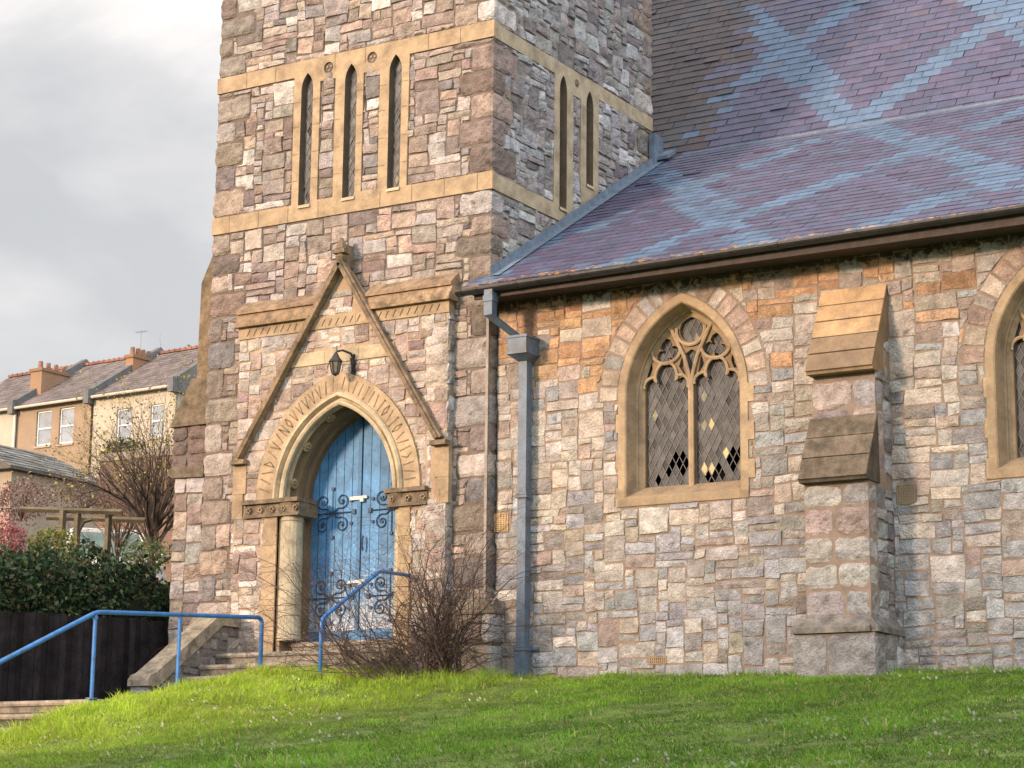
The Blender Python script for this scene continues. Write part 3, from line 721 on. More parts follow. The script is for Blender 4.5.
# --- double door
DY = .20
def door_leaf(xa, xb, hinge_left):
    mb = MB(); n = 6; r = np.random.default_rng(int(abs(xa)*100))
    R, a = 1.165-.06, .83-.06
    def top(x):
        cxx = PCX+(R-a) if x < PCX else PCX-(R-a)
        return 2.18+math.sqrt(max(0, R*R-(x-cxx)**2))-.0
    for i in range(n):
        p, q = xa+(xb-xa)*i/n, xa+(xb-xa)*(i+1)/n
        m_ = 8; xs = [p+.004+(q-p-.008)*j/m_ for j in range(m_+1)]
        poly = [(xs[0], .48), (xs[-1], .48)]+[(x, top(x)+.03) for x in reversed(xs)]
        y = DY+r.uniform(0, .004); c = np.array((.065, .20, .40))*r.uniform(.85, 1.2)
        P = np.array(poly); k = len(P)
        # subdivide so that the flaking, stronger low down, can vary with height
        for zz0, zz1 in zip((.48, .8, 1.1, 1.4, 1.7, 2.0, 2.3), (.8, 1.1, 1.4, 1.7, 2.0, 2.3, None)):
            if zz1 is None:
                poly2 = [(xs[0], zz0), (xs[-1], zz0)]+[(x, max(top(x)+.03, zz0+.001)) for x in reversed(xs)]
            else: poly2 = [(xs[0], zz0), (xs[-1], zz0), (xs[-1], zz1), (xs[0], zz1)]
            def al(z): return float(np.clip(.66-.22*(z-.4), .14, .62))
            v = [(a_, y, b_) for a_, b_ in poly2]; cc = np.array([(*c, al(b_)) for _, b_ in poly2])
            mb.add(v, [tuple(range(len(v)))], cc)
    mb.box((xa, DY+.012, .48), (xb, DY+.05, 2.2), (.02, .06, .12, 0))
    mb.prism([(x, z) for x, z in [(xa, 2.2), (xb, 2.2), (xb, top(xb)), ((xa+xb)/2, top((xa+xb)/2)), (xa, top(xa))]], 1, DY+.012, DY+.05, (.02, .06, .12, 0))
    mb.box((xa, DY-.014, .48), (xb, DY-.001, .60), (.045, .15, .31, .35))
    if hinge_left: mb.box((xb-.03, DY-.018, .48), (xb+.022, DY-.001, 3.24), (.045, .15, .30, .2))
    leaf = mb.build('door', [m_door], church)
    mb = MB(); sgn = 1 if hinge_left else -1; hx = xa if hinge_left else xb
    def spiral(cx, cz, r0, turns, a0, dirn):
        pts = []
        for i in range(20):
            t = i/19; rr = r0*(1-.8*t); a = a0+dirn*turns*2*math.pi*t; pts.append((cx+rr*math.cos(a), DY-.012, cz+rr*math.sin(a)))
        return pts
    for zc in (2.04, 1.0):
        mb.tube([(hx, DY-.012, zc), (hx+sgn*.66, DY-.012, zc)], .008, 4)
        mb.box((hx+sgn*.66-.025, DY-.02, zc-.03), (hx+sgn*.66+.025, DY-.004, zc+.03))
        for dx, up in ((.20, 1), (.48, 1), (.20, -1), (.48, -1)):
            cx, cz = hx+sgn*dx, zc+up*.15
            sd = -1 if dx < .3 else 1
            mb.tube(spiral(cx, cz, .095, 1.35, (-math.pi/2 if up > 0 else math.pi/2), sd*up*sgn), .0075, 4)
            mb.tube([(hx+sgn*.34, DY-.012, zc), (hx+sgn*(.34+(dx-.34)*.6), DY-.012, zc+up*.06), (cx, DY-.012, zc+up*.055)], .0075, 4)
            mb.box((cx-.014, DY-.02, cz-.014), (cx+.014, DY-.004, cz+.014))
        for up in (-1, 1):
            mb.tube([(hx+sgn*.34, DY-.012, zc), (hx+sgn*.34, DY-.012, zc+up*.30)], .006, 4); mb.box((hx+sgn*.34-.02, DY-.02, zc+up*.30-.02), (hx+sgn*.34+.02, DY-.004, zc+up*.30+.02))
            mb.box((hx+sgn*.62-.018, DY-.02, zc+up*.14-.018), (hx+sgn*.62+.018, DY-.004, zc+up*.14+.018))
    mb.build('scroll_hinge', [m_doormetal], leaf)
    return leaf
d1 = door_leaf(-2.73, -1.985, True); d2 = door_leaf(-1.965, -1.17, False)
for zc, s_ in ((2.20, 1), (1.18, .8)):
    mb = MB(); mb.box((-2.12, DY-.035, zc-.022*s_), (-1.93, DY-.018, zc+.022*s_)); mb.box((-1.96, DY-.045, zc-.05*s_), (-1.91, DY-.015, zc+.0*s_)); mb.box((-1.95, DY-.03, zc-.01), (-1.87, DY-.004, zc+.025))
    mb.build('hasp', [m_white], d1)
mb = MB(); mb.tube([(-1.90, DY-.04, 1.55), (-1.90, DY-.06, 1.60), (-1.90, DY-.06, 1.68), (-1.90, DY-.04, 1.73)], .012, 6); mb.build('door_handle', [m_doormetal], d2)
POFF = Vector((-.12, .165, .028))
for o in set(bpy.data.objects)-PORCH_START:
    if o.parent == church: o.location = POFF
# black sheets added for the unlit interior behind tower and aisle openings
mb = MB(); mb.box((-3.4, .75, .0), (-.3, .85, 4.5), (1, 1, 1)); mb.build('interior_black_sheet', [m_black], church)

# --- aisle wall
NY = .12; FN = front(NY); AX1 = 9.6
WIN = [2.40, 6.67]
WA, WR, WZ = .80, 1.205, 3.06
mb = MB()
wh = [arch_pts(c, WZ, WA-.06, WR-.06, 1.90, 14) for c in WIN]
sheet(mb, [(.0, -1.6), (AX1, -1.6), (AX1, 4.42), (0, 4.42)], wh, lambda u, v: FN(u, v, 0*u), MORT_N)
mb.box((AX1-.3, NY+.002, -1.6), (AX1, 4.3, 4.4), MORT_N)
VR = .25
shp = []
for c in WIN:
    shp += [('arch', c, WZ, WA+VR, WR+VR, WZ-.02), ('rect', c-WA, c+WA, 1.83, WZ)]
    for i in range(6):
        e2 = (.075 if i % 2 else 0); za = 1.83+i*.21
        shp += [('rect', c-WA-(.0 if i % 2 else .03), c+WA+e2, za, za+.21)]
shp += [('rect', 4.10, 4.82, -1, 3.98), ('rect', 4.875, 5.075, 1.63, 1.85), ('rect', 1.97, 2.20, .08, .155), ('rect', -.05, .19, 1.63, 1.89)]
def warm_n(u, v): return float(np.clip((v-2.1)*.65-(max(0, u-4.0))*.4+.05, -1.5, 1.2))  # real grey stones low right, plus warm light and cool shade in the choice
def eave_shade_stain(U, V): return np.clip((V-4.02)*1.9, 0, .62)+.10*np.clip((.25-V)*4, 0, 1)  # patchy eave shadow put into the stone colour, slight stain at the foot
stones(mb, pack(.0, AX1, -.35, 4.42, CELL, (3, 10), [2, 2, 3, 3, 4, 4, 5], np.random.default_rng(301), big=.05), FN, PAL_NAVE, shp, joint=.0025, amp=.010, prot=(.002, .012), seed=301, warm=warm_n, shade_stain=eave_shade_stain)
# voussoirs round the windows
r = np.random.default_rng(310)
for c in WIN:
    for sg in (-1, 1):
        ccx = c-sg*(WR-WA); th = math.acos((WR-WA)/(WR+VR)); t = -.02; 
        while t < th-.03:
            dt = r.uniform(.10, .165); t1 = min(t+dt, th)
            rr = [WR+.004, WR+.02, WR+.13, WR+VR-.02, WR+VR-.004]; ts = [t+.005, t+.014, (t+t1)/2, t1-.014, t1-.005]
            A, B = np.meshgrid(rr, ts); U = ccx+sg*A.ravel()*np.cos(B.ravel()); V = WZ+A.ravel()*np.sin(B.ravel())
            over = sg*(U-c) < 0; U = np.where(over, c+sg*.003, U)
            P = np.stack([U, V, 0*U+t*9+c], 1); ed = (A.ravel() == rr[0]) | (A.ravel() == rr[-1]) | (B.ravel() == ts[0]) | (B.ravel() == ts[-1])
            D = np.where(ed, -.01, .010+.006*vnoise(P, 12, 5)+r.uniform(-.004, .004))
            cc = pick([((.44, .33, .27), 3), ((.37, .26, .22), 2), ((.50, .41, .34), 2), ((.44, .40, .38), 1.2), ((.34,.34,.36),.7)], r)
            I = np.arange(16); q = (I//4)*5+I % 4; f = np.stack([q, q+1, q+6, q+5], 1)
            C = np.ones((25, 4)); C[:, :3] = cc; C[:, 3] = eave_shade_stain(U, V)
            mb.add(FN(U, V, D), f if sg < 0 else f[:, ::-1], C, 1); t = t1
aisle = mb.build('aisle_wall', [m_mortar, m_stone], church)
tag(aisle, 'long low wall of coursed grey and pink rubble')
# far wall so that the building is closed
mb = MB(); mb.box((TX0, 9.6, -1), (AX1, 9.9, 7), MORT_N); mb.build('north_wall', [m_mortar], church)
mb = MB(); mb.box((.1, 1.0, -.5), (AX1-.4, 1.1, 4.4), (1, 1, 1)); mb.build('interior_black_sheet', [m_black], church)

# --- traceried windows
def lobes(cx, cz, n, R0, r0, a0, m_=7):
    """foil outline: n lobes of radius r0 on a ring R0"""
    pts = []
    half = math.acos(max(-1, min(1, -R0*math.cos(math.pi/n)/1e9)))
    for k in range(n):
        a = a0+2*math.pi*k/n; c = np.array([cx+R0*math.cos(a), cz+R0*math.sin(a)])
        s = R0*math.sin(math.pi/n); s = min(s/r0, .999); ext = math.pi-math.asin(s)-math.pi/n*0
        ext = min(ext, math.pi*.72)
        for i in range(m_+1):
            b = a-ext+2*ext*i/m_; pts.append((c[0]+r0*math.cos(b), c[1]+r0*math.sin(b)))
    return pts
def light_head(cx, hw, z0, zs):
    """one light: straight sides, then a cusped, pointed trefoil head"""
    P = [(cx-hw, z0), (cx+hw, z0), (cx+hw, zs)]
    for i in range(6):
        t = i/5; a = -.25+t*2.1; P.append((cx+hw*.60+.115*math.cos(a)*1.0, zs+.055+.10*math.sin(a)))
    P.append((cx+.125, zs+.095))
    for i in range(7):
        t = i/6; P.append((cx+.14*math.cos(t*math.pi/2)**.8 if i < 6 else cx, zs+.12+.19*math.sin(t*math.pi/2)))
    P2 = [(2*cx-x, z) for x, z in reversed(P[2:-1])]
    return P+P2
def traceried_window(c, seed, holes_at):
    r = np.random.default_rng(seed)
    mb = MB()
    # outer surround: flat face and deep splayed reveal
    TY = .36
    arch_sweep(mb, c, WZ, WA, WR, 1.835, [(0, NY+.01), (0, NY-.014), (.085, NY-.014), (.10, NY+.0), (.135, TY-.07), (.15, TY-.055), (.15, TY-.03), (.20, TY)], tuple(np.array(TAN)*.92), n=14, joints=15, seed=seed, shade=.12)
    for i in range(6):
        za = 1.835+i*.21
        if i % 2: mb.box((c+WA-.002, NY-.0135, za+.002), (c+WA+.074, NY+.05, za+.208), np.array(TAN)*r.uniform(.9, 1.06))
        else: mb.box((c-WA-.028, NY-.0135, za+.002), (c-WA+.002, NY+.05, za+.208), np.array(TAN)*r.uniform(.9, 1.06))
    sur = mb.build('traceried_window', [m_dress], church)
    mb = MB()
    mb.prism([(NY-.016, 1.835), (NY-.016, 1.925), (NY+.0, 1.94), (TY+.02, 2.075), (TY+.06, 2.075), (TY+.06, 1.835)], 0, c-WA+.09, c+WA-.09, np.array(TAN)*.82)
    mb.box((c-WA, NY-.0145, 1.833), (c+WA, NY+.03, 1.915), np.array(TAN)*.85)
    mb.build('sill', [m_dress], sur)
    # tracery plate
    mb = MB(); fr = lambda u, v, d: np.stack([u, TY-d, v], 1)
    outer = arch_pts(c, WZ, WA-.14, WR-.14, 1.99, 14)
    hl = light_head(c-.312, .274, 2.03, 3.16); hr_ = light_head(c+.312, .274, 2.03, 3.16)
    tl = lobes(c-.30, 3.605, 3, .075, .082, math.pi/2+.25); tr = lobes(c+.30, 3.605, 3, .075, .082, math.pi/2-.25)
    ci = circ(c, 3.83, .145, 22)
    sp = [(c, 3.28), (c+.045, 3.40), (c+.075, 3.56), (c+.0, 3.605), (c-.075, 3.56), (c-.045, 3.40)]
    e1 = [(c+.075, 3.30), (c+.16, 3.42), (c+.13, 3.50), (c+.115, 3.52)]; e2 = [(2*c-x, z) for x, z in reversed(e1)]
    q1 = [(c+.52, 3.34), (c+.60, 3.32), (c+.555, 3.46), (c+.50, 3.50), (c+.49, 3.42)]; q2 = [(2*c-x, z) for x, z in reversed(q1)]
    hs = [hl, hr_, tl, tr, ci, sp, e1, e2, q1, q2]
    plate(mb, outer, hs, fr, -.06, .0, (.25, .175, .105))
    def grow(P, g):
        P = np.array(P); n = len(P); o = []
        ctr = P.mean(0)
        for i in range(n):
            e_ = P[(i+1) % n]-P[i-1]; nn = np.array([e_[1], -e_[0]]); nn /= np.hypot(*nn)+1e-9
            o.append(P[i]+nn*g)
        return o
    # raised fillets (rolls) round the openings
    def roll(P, rad, closed=True, y=TY-.012, c_=TAN):
        P = [np.array(p) for p in P]
        if closed: P = P+[P[0]]
        mb.tube([(p[0], y, p[1]) for p in P], rad, 6, c_, caps=False)
    roll([(c, 2.03), (c, 3.2)], .036, False, TY-.012)
    for sg in (-1, 1):
        roll([(c, 3.18), (c+sg*.03, 3.35), (c+sg*.08, 3.52), (c+sg*.14, 3.64), (c+sg*.23, 3.83), (c+sg*.33, 3.93)], .022, False, TY-.018)
        hd = light_head(c+sg*.315, .275, 2.05, 3.165)[2:-1]; roll(hd, .018, False)
        th = np.linspace(math.pi*1.02, math.pi*2.0, 12) if sg > 0 else np.linspace(math.pi*.98+math.pi/1, math.pi*1, 12)
        roll([(c+sg*.31+.185*math.cos(a), 3.63+.165*math.sin(a)) for a in th], .020, False, TY-.016)
    roll([(c+.178*math.cos(a), 3.83+.178*math.sin(a)) for a in np.linspace(math.pi*.95, math.pi*2.05, 16)], .020, False, TY-.016)
    mb.build('tracery', [m_dress], sur)
    g, cm = MB(), MB()
    diamonds(g, cm, c-.62, c+.62, 1.99, 4.02, .088, .165, (lambda u, v, d: np.stack([u, TY+.045-d, v], 1)), r=r, tone=(.062, .062, .066), holes_at=holes_at)
    g.build('glass', [m_glass], sur); cm.build('lead_came', [m_came], sur)
GY = .405
def hp(px, py, k, shift=0.0):
    p = at(px, py, 1, GY); return (p[0]+shift, p[2], k)
hl = [hp(*q) for q in [(677,456,'k'),(679,464,'k'),(675,461,'k'),(682,460,'k'),(683,467,'k'),(672,473,'k'),(660,481,'k'),(705,466,'k'),(710,474,'k'),(714,479,'k'),(718,470,'k'),(721,476,'k'),(733,457,'k'),(737,452,'k'),(736,464,'k'),(739,461,'k'),
                                   (712.5,427,'y'),(727,452,'y'),(708,470,'y')]]
traceried_window(WIN[0], 401, hl)
traceried_window(WIN[1], 402, [(6.35, 2.9, 'y')])

# --- aisle buttresses
def rect_stones_slope(mb, y_top, z0, y_bot, z1): pass
for X0, X1, sd in ((4.10, 4.82, 500), (8.36, 9.08, 540)):
    mb = MB(); r = np.random.default_rng(sd)
    stage = [(-.50, .30, 1.86), (-.25, 1.80, 2.62), ]
    mb.box((X0+.01, -.50, -1), (X1-.01, NY+.05, 1.86), MORT_N); mb.box((X0+.01, -.25, 1.86), (X1-.01, NY+.05, 2.9), MORT_N)
    mb.prism([(-.25, 2.9), (NY+.05, 2.9), (NY+.05, 3.85)], 0, X0+.01, X1-.01, MORT_N)
    def course(z0, z1, yf):
        z = z0; k = 0
        while z < z1-.05:
            h = min(r.uniform(.22, .36), z1-z)
            if z1-z-h < .1: h = z1-z
            sp_ = X0+(X1-X0)*r.uniform(.35, .65)
            for (a, b) in ((X0, sp_), (sp_, X1)):
                rough_block(mb, (a+.005, yf-.015, z+.005), (b-.005, yf+.22, z+h-.005), pick([((.40, .31, .29), 2), ((.45, .43, .42), 2), ((.36, .35, .37), 1.4), ((.24, .20, .20), 1)], r), amp=.02, seed=sd+k); k += 1
            stones(mb, pack(yf+.21, NY, z, z+h, .045, (4, 6), [3, 4], r), side(X1), PAL_SIDE, (), amp=.012, seed=sd+k)
            z += h
    course(.42, 1.80, -.50); course(1.95, 2.62, -.25); 
    course(2.62, 2.93, -.25)
    # the triangular upper cheek
    st_ = [s_ for s_ in pack(-.25, NY, 2.93, 3.9, .045, (3, 4), [3, 4], r) if (s_[0]+s_[1])/2 > -.25+(s_[3]-2.95)*.36+.03]
    stones(mb, st_, side(X1), PAL_SIDE, (), amp=.008, seed=sd+77)
    # plinth
    rough_block(mb, (X0-.09, -.64, -.4), (X0+.28, -.3, .27), (.40, .385, .385), seed=sd+80, amp=.018); rough_block(mb, (X0+.285, -.64, -.4), (X1+.08, -.3, .27), (.34, .33, .34), seed=sd+81, amp=.018)
    stones(mb, pack(-.32, NY, -.3, .27, .045, (4, 6), [4, 5], r), side(X1+.07), PAL_SIDE, (), amp=.012, seed=sd+82)
    mb.box((X0-.07, -.62, -1), (X1+.07, NY+.02, .27), MORT_N)
    bt = mb.build('buttress', [m_mortar, m_stone], church)
    mb = MB()
    mb.prism([(-.66, .275), (-.66, .33), (-.51, .44), (NY+.01, .44), (NY+.01, .275)], 0, X0-.10, X1+.03, (.22, .20, .18))
    mb.prism([(X1+.031, .275), (X1+.11, .275), (X1+.11, .33), (X1+.031, .44)], 1, -.63, NY, (.20, .19, .18)); mb.build('plinth', [m_dressdark], bt)
    for (yb, zb, yt, zt, n, cc, dk, ov) in ((-.36, 3.03, NY, 4.0, 5, (.50, .335, .19), 3, .0), (-.60, 1.85, -.25, 2.54, 3, (.17, .135, .10), 9, .01)):
        mb = MB(); mbd = MB()
        for i in range(n):
            a, b = i/n, (i+1)/n
            y0_, z0_ = yb+(yt-yb)*a, zb+(zt-zb)*a; y1_, z1_ = yb+(yt-yb)*b, zb+(zt-zb)*b
            c_ = np.array(cc)*r.uniform(.9, 1.08)
            if zb > 2 and i < 2: c_ = np.array((.30, .215, .14))*r.uniform(.9, 1.1)
            nrm = np.array([-(zt-zb), (yt-yb)]); nrm = nrm/np.hypot(*nrm)*.022   # out of the slope, (Y,Z)
            gy_, gz_ = (yt-yb)*.006, (zt-zb)*.006
            y0_, z0_, y1_, z1_ = y0_+(gy_ if i else 0), z0_+(gz_ if i else 0), y1_-gy_, z1_-gz_
            pr_ = 1+.25*(i % 2)
            mb.prism([(y0_, z0_), (y0_+nrm[0]*pr_, z0_+nrm[1]*pr_), (y1_+nrm[0], z1_+nrm[1]), (y1_, z1_)], 0, X0-.012, X1+.012, c_)
        mb.prism([(yb+.004, zb-.03), (yb+.003, zb+.001), (yt, zt+.001), (yt+.03, zb-.03)], 0, X0-.010, X1+.010, np.array(cc)*.55)
        mb.build('weathering', [m_dressdark if zb < 2 else m_dress], bt)

# --- vents in the walls
def grille(x0, x1, z0, z1, c_, nx, nz_):
    mb = MB(); yf = NY-.012
    mb.box((x0+.01, NY+.004, z0+.01), (x1-.01, NY+.03, z1-.01), (.03, .025, .02))
    for i in range(nx+1):
        x = x0+(x1-x0)*i/nx; mb.box((x-.006, yf, z0-.005), (x+.006, NY+.02, z1+.005), c_)
    for i in range(nz_+1):
        z = z0+(z1-z0)*i/nz_; mb.box((x0-.005, yf+.002, z-.006), (x1+.005, NY+.019, z+.006), c_)
    mb.build('vent_grille', [m_dress], church)
grille(4.885, 5.07, 1.645, 1.84, (.30, .24, .16), 7, 7); grille(1.99, 2.19, .09, .15, (.36, .26, .16), 8, 2); grille(-.02, .16, 1.66, 1.86, (.50, .36, .20), 5, 9)

# --- roofs
def slate_roof(name, mb, O, Uv, Sv, Nv, ulen, slen, gauge, wid, colf, liftb=.010, seed=0, cols=(1, 1, 1)):
    r = np.random.default_rng(seed); V = []; C = []; rows = int(slen/gauge)
    for j in range(rows):
        n = int(ulen/wid)+2; off = (j % 2)*.5*wid
        for i in range(n):
            a = i*wid-off+r.normal(0, .003); b = a+wid-.005
            a, b = max(a, 0), min(b, ulen)
            if b-a < .03: continue
            s0 = j*gauge+r.normal(0, .003); s1 = (j+1)*gauge+.03
            l0 = liftb*r.uniform(.8, 1.3)+(.012 if r.random() < .02 else 0); tl = r.normal(0, .0012)
            p = [O+Uv*a+Sv*s0+Nv*(l0+tl), O+Uv*b+Sv*s0+Nv*(l0-tl), O+Uv*b+Sv*s1+Nv*.001, O+Uv*a+Sv*s1+Nv*.001, O+Uv*a+Sv*s0-Nv*.002, O+Uv*b+Sv*s0-Nv*.002]
            V.append(p); c = colf((a+b)/2, s0, O+Uv*(a+b)/2+Sv*s0, r); C.append([c]*6)
    V = np.array(V); m = len(V); base = (np.arange(m)*6)[:, None]
    f4 = np.concatenate([base+np.array([[0, 1, 2, 3]]), base+np.array([[4, 5, 1, 0]])]); f3 = np.concatenate([base+np.array([[4, 0, 3]]), base+np.array([[1, 5, 2]])])
    Cc = np.array(C).reshape(-1, 4)
    mb.v.append(V.reshape(-1, 3)); mb.c.append(Cc); mb.f.append((f4+mb.n, 0)); mb.f.append((f3+mb.n, 0)); mb.n += m*6
PURP = np.array((.072, .070, .128)); BLUE = np.array((.088, .142, .235))
def band(val, P, wdt): 
    f = (val/P) % 1.0; return min(f, 1-f)*P < wdt
def slate_col_nave(u, s, p, r):
    z, x = p[2], p[0]
    on = band(z+1.13*x-10.42, 3.6, .33) or band(z-1.13*x-4.0, 3.6, .33)
    on = on and r.random() < .985
    c = (BLUE*r.uniform(.85, 1.1)) if on else (PURP*r.uniform(.86, 1.14)+np.array([.005, 0, .0])*r.normal())
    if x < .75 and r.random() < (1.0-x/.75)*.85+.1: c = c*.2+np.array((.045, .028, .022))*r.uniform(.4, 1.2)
    if z > 8.6 and r.random() < .14: c = c*.7+np.array((.12, .085, .08))*.3
    return (*np.clip(c, .01, 1), .30 if s < .20 else (.10 if s < 1.2 else .02))
def slate_col_aisle(u, s, p, r):
    z, x = p[2], p[0]
    on = band(z+.72*x-7.04, 2.36, .19) or band(z-.72*x-3.12, 2.05, .17)
    on = on and r.random() < .85
    c = (BLUE*r.uniform(.8, 1.1)) if on else (PURP*r.uniform(.86, 1.14)+np.array([.005, 0, 0])*r.normal())
    if not on and r.random() < .18: c = c*.5+BLUE*.45
    return (*np.clip(c, .01, 1), .46 if s < .12 else (.34 if s < .25 else .02))
sl = .605; nrm = math.hypot(1, sl)
EY, EZ = -.38, 4.59+sl*(-.38+.15)           # the eave
Sa = np.array([0, 1, sl])/nrm; Na = np.array([0, -sl, 1])/nrm; Ux = np.array([1.0, 0, 0])
JY = 4.32; slen = (JY-EY)*nrm
mb = MB()
slate_roof('aisle_roof', mb, np.array([.03, EY, EZ+.02]), Ux, Sa, Na, AX1+.3, slen-.02, .165, .25, slate_col_aisle, seed=601)
slate_roof('aisle_roof', mb, np.array([-.20, EY, EZ+.02]), Ux, Sa, Na, .23, .36, .165, .25, slate_col_aisle, seed=603)
mb.prism([(EY+.01, EZ-.02), (EY+.01, EZ+.018), (JY, EZ+.018+(JY-EY)*sl), (JY, EZ-.05+(JY-EY)*sl)], 0, 0.03, AX1+.3, (.05, .045, .05))
mb.box((-.19, EY+.01, EZ-.03), (.03, -.03, EZ+.016), (.05, .045, .05))
aroof = mb.build('aisle_roof', [m_slate], church); tag(aroof, 'lower slope of purple and blue slates in diamond bands')
sn = 1.25; nn_ = math.hypot(1, sn); Sn = np.array([0, 1, sn])/nn_; Nn = np.array([0, -sn, 1])/nn_
JZ = EZ+(JY-EY)*sl
RY = JY+4.3
mb = MB()
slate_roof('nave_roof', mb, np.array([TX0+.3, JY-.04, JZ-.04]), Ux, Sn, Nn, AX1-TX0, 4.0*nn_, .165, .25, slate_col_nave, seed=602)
mb.prism([(JY, JZ-.05), (RY, JZ-.05+4.3*sn), (2*RY-JY, JZ-.05)], 0, TX0+.3, AX1+.3, (.10, .08, .10))
nroof = mb.build('nave_roof', [m_slate], church); tag(nroof, 'steep upper slope of purple slates with blue diamond lattice')
mb = MB(); mb.box((TX0+.3, JY+.05, -1), (AX1, RY*2-JY-.1, JZ-.04), MORT_N); mb.build('nave_wall', [m_mortar], church)
# lead flashing against the tower
mb = MB()
pts0, pts1 = [], []
nseg = 14
for i in range(nseg+1):
    y = -.14+(TD+.10+.14)*i/nseg; z = 4.59+sl*(y+.15)
    st = .0 if i % 2 else .012
    pts0.append((y, z)); pts1.append((y, z+.14+st))
V = []; 
for (y, z), (y1, z1) in zip(pts0, pts1): V += [(.034, y, z1), (.040, y, z+.045), (.16, y, z+.042)]
f = []
for i in range(nseg): b = i*3; f += [(b, b+3, b+4, b+1), (b+1, b+4, b+5, b+2)]
mb.add(V, f, (1, 1, 1))
zt = 4.59+sl*(TD+.15)
mb.box((-.02, TD-.12, zt-.1), (.06, TD+.14, zt+.42), (1, 1, 1)); mb.prism([(TD-.05, zt+.05), (TD+.22, zt+.20), (TD+.22, zt+.26), (TD-.05, zt+.10)], 0, .06, .22, (1, 1, 1))
mb.build('flashing', [m_lead], church)
mb = MB()
V = [];
jy = JY-.02
for i in range(2): pass
mb.prism([(JY-.05, JZ-.02), (JY-.05, JZ+.012), (JY-.01, JZ+.032), (JY+.0, JZ+.045), (JY+.03, JZ+.04), (JY, JZ-.0)], 0, .34, AX1+.3, (1, 1, 1)); mb.build('flashing', [m_lead], church)
# eaves: fascia, soffit, gutter
mb = MB(); mb.box((-.05, EY+.03, EZ-.14), (AX1+.3, EY+.06, EZ-.005), (1, 1, 1)); mb.box((0.0, EY+.06, EZ-.09), (AX1+.3, NY+.0, EZ-.06), (1, 1, 1)); fas = mb.build('fascia', [m_fascia], church)
mb = MB()
gy, gz = EY-.035, EZ-.03; n = 10; xs = (-.24, AX1+.35)
def gprof(R): return [(gy+R*math.cos(a), gz+R*math.sin(a)) for a in np.linspace(math.pi*1.0, math.pi*2.0, n)]
po, pi_ = gprof(.065), gprof(.057)
zf = lambda x: .008*(x)       # the fall towards the downpipe
for (a, b) in zip(np.linspace(xs[0], xs[1], 9)[:-1], np.linspace(xs[0], xs[1], 9)[1:]):
    V = [(a, y, z+zf(a)) for y, z in po]+[(b, y, z+zf(b)) for y, z in po]+[(a, y, z+zf(a)) for y, z in pi_]+[(b, y, z+zf(b)) for y, z in pi_]
    mb.add(V, [(i, i+1, i+1+n, i+n) for i in range(n-1)]+[(i+2*n, i+3*n, i+1+3*n, i+1+2*n) for i in range(n-1)], (1, 1, 1))
for x in (xs[0], xs[1]):
    mb.add([(x, y, z+zf(x)) for y, z in po], [tuple(range(n))], (1, 1, 1))
for x in [-.20, .02, .55, 1.25, 1.95, 2.9, 3.8, 4.7, 5.6, 6.5, 7.4, 8.3]:
    pr_ = gprof(.073); wd = .045
    V = [(x, y, z+zf(x)+.004) for y, z in pr_]+[(x+wd, y, z+zf(x)+.004) for y, z in pr_]; mb.add(V, [(i, i+1, i+1+n, i+n) for i in range(n-1)], (1, 1, 1))
    for xx in (x, x+wd):
        V = [(xx, y, z+zf(x)+.004) for y, z in pr_]+[(xx, y, z+zf(x)+.004) for y, z in gprof(.06)]; mb.add(V, [(i, i+1, i+1+n, i+n) for i in range(n-1)], (1, 1, 1))
mb.build('gutter', [m_iron], church)
# downpipe with swan neck and hopper head
mb = MB()
PXa, PYa = .44, -.005
mb.box((PXa-.055, PYa-.05, .30), (PXa+.055, PYa+.065, 3.64), (1, 1, 1))
mb.box((PXa-.065, PYa-.062, -.3), (PXa+.065, PYa+.066, .30), (1, 1, 1))
dp = mb.build('downpipe', [m_pipe], church)
for z in (.30, 2.03):
    mb = MB(); mb.box((PXa-.078, PYa-.072, z-.03), (PXa+.078, PYa+.08, z), (1, 1, 1)); mb.box((PXa-.07, PYa-.065, z+.005), (PXa+.07, PYa+.08, z+.03), (1, 1, 1))
    if z < 1: mb.box((PXa-.13, PYa+.06, .28), (PXa+.16, PYa+.10, .31), (1, 1, 1))
    mb.build('pipe_clip', [m_pipe], dp)
mb = MB()
hx0, hx1, hy0, hy1 = .315, .565, -.19, .10
mb.box((hx0, hy0, 3.66), (hx1, hy1, 3.85), (1, 1, 1)); mb.box((hx0-.012, hy0-.012, 3.845), (hx1+.012, hy1, 3.872), (1, 1, 1)); mb.box((hx0-.012, hy0-.012, 3.655), (hx1+.012, hy1, 3.68), (1, 1, 1))
mb.add([(hx0, hy0, 3.655), (hx1, hy0, 3.655), (hx1, hy1, 3.655), (hx0, hy1, 3.655), (PXa-.06, PYa-.055, 3.59), (PXa+.06, PYa-.055, 3.59), (PXa+.06, hy1, 3.59), (PXa-.06, hy1, 3.59)], [(0, 1, 5, 4), (1, 2, 6, 5), (2, 3, 7, 6), (3, 0, 4, 7)], (1, 1, 1))
mb.build('hopper', [m_pipe], dp)
def sqtube(mb, pts, hw, hd):
    V = []
    for (x, y, z) in pts: V += [(x-hw, y-hd, z), (x+hw, y-hd, z), (x+hw, y+hd, z), (x-hw, y+hd, z)]
    f = [(i*4+j, i*4+(j+1) % 4, i*4+4+(j+1) % 4, i*4+4+j) for i in range(len(pts)-1) for j in range(4)]
    mb.add(V, f+[(3, 2, 1, 0), tuple(range(len(V)-4, len(V)))], (1, 1, 1))
mb = MB()
sqtube(mb, [(.215, gy, gz-.04), (.215, gy, 4.08), (.43, -.08, 3.84)], .055, .055); sqtube(mb, [(.215, gy, 4.24), (.215, gy, 4.31)], .065, .065)
mb.build('swan_neck', [m_pipe], dp)
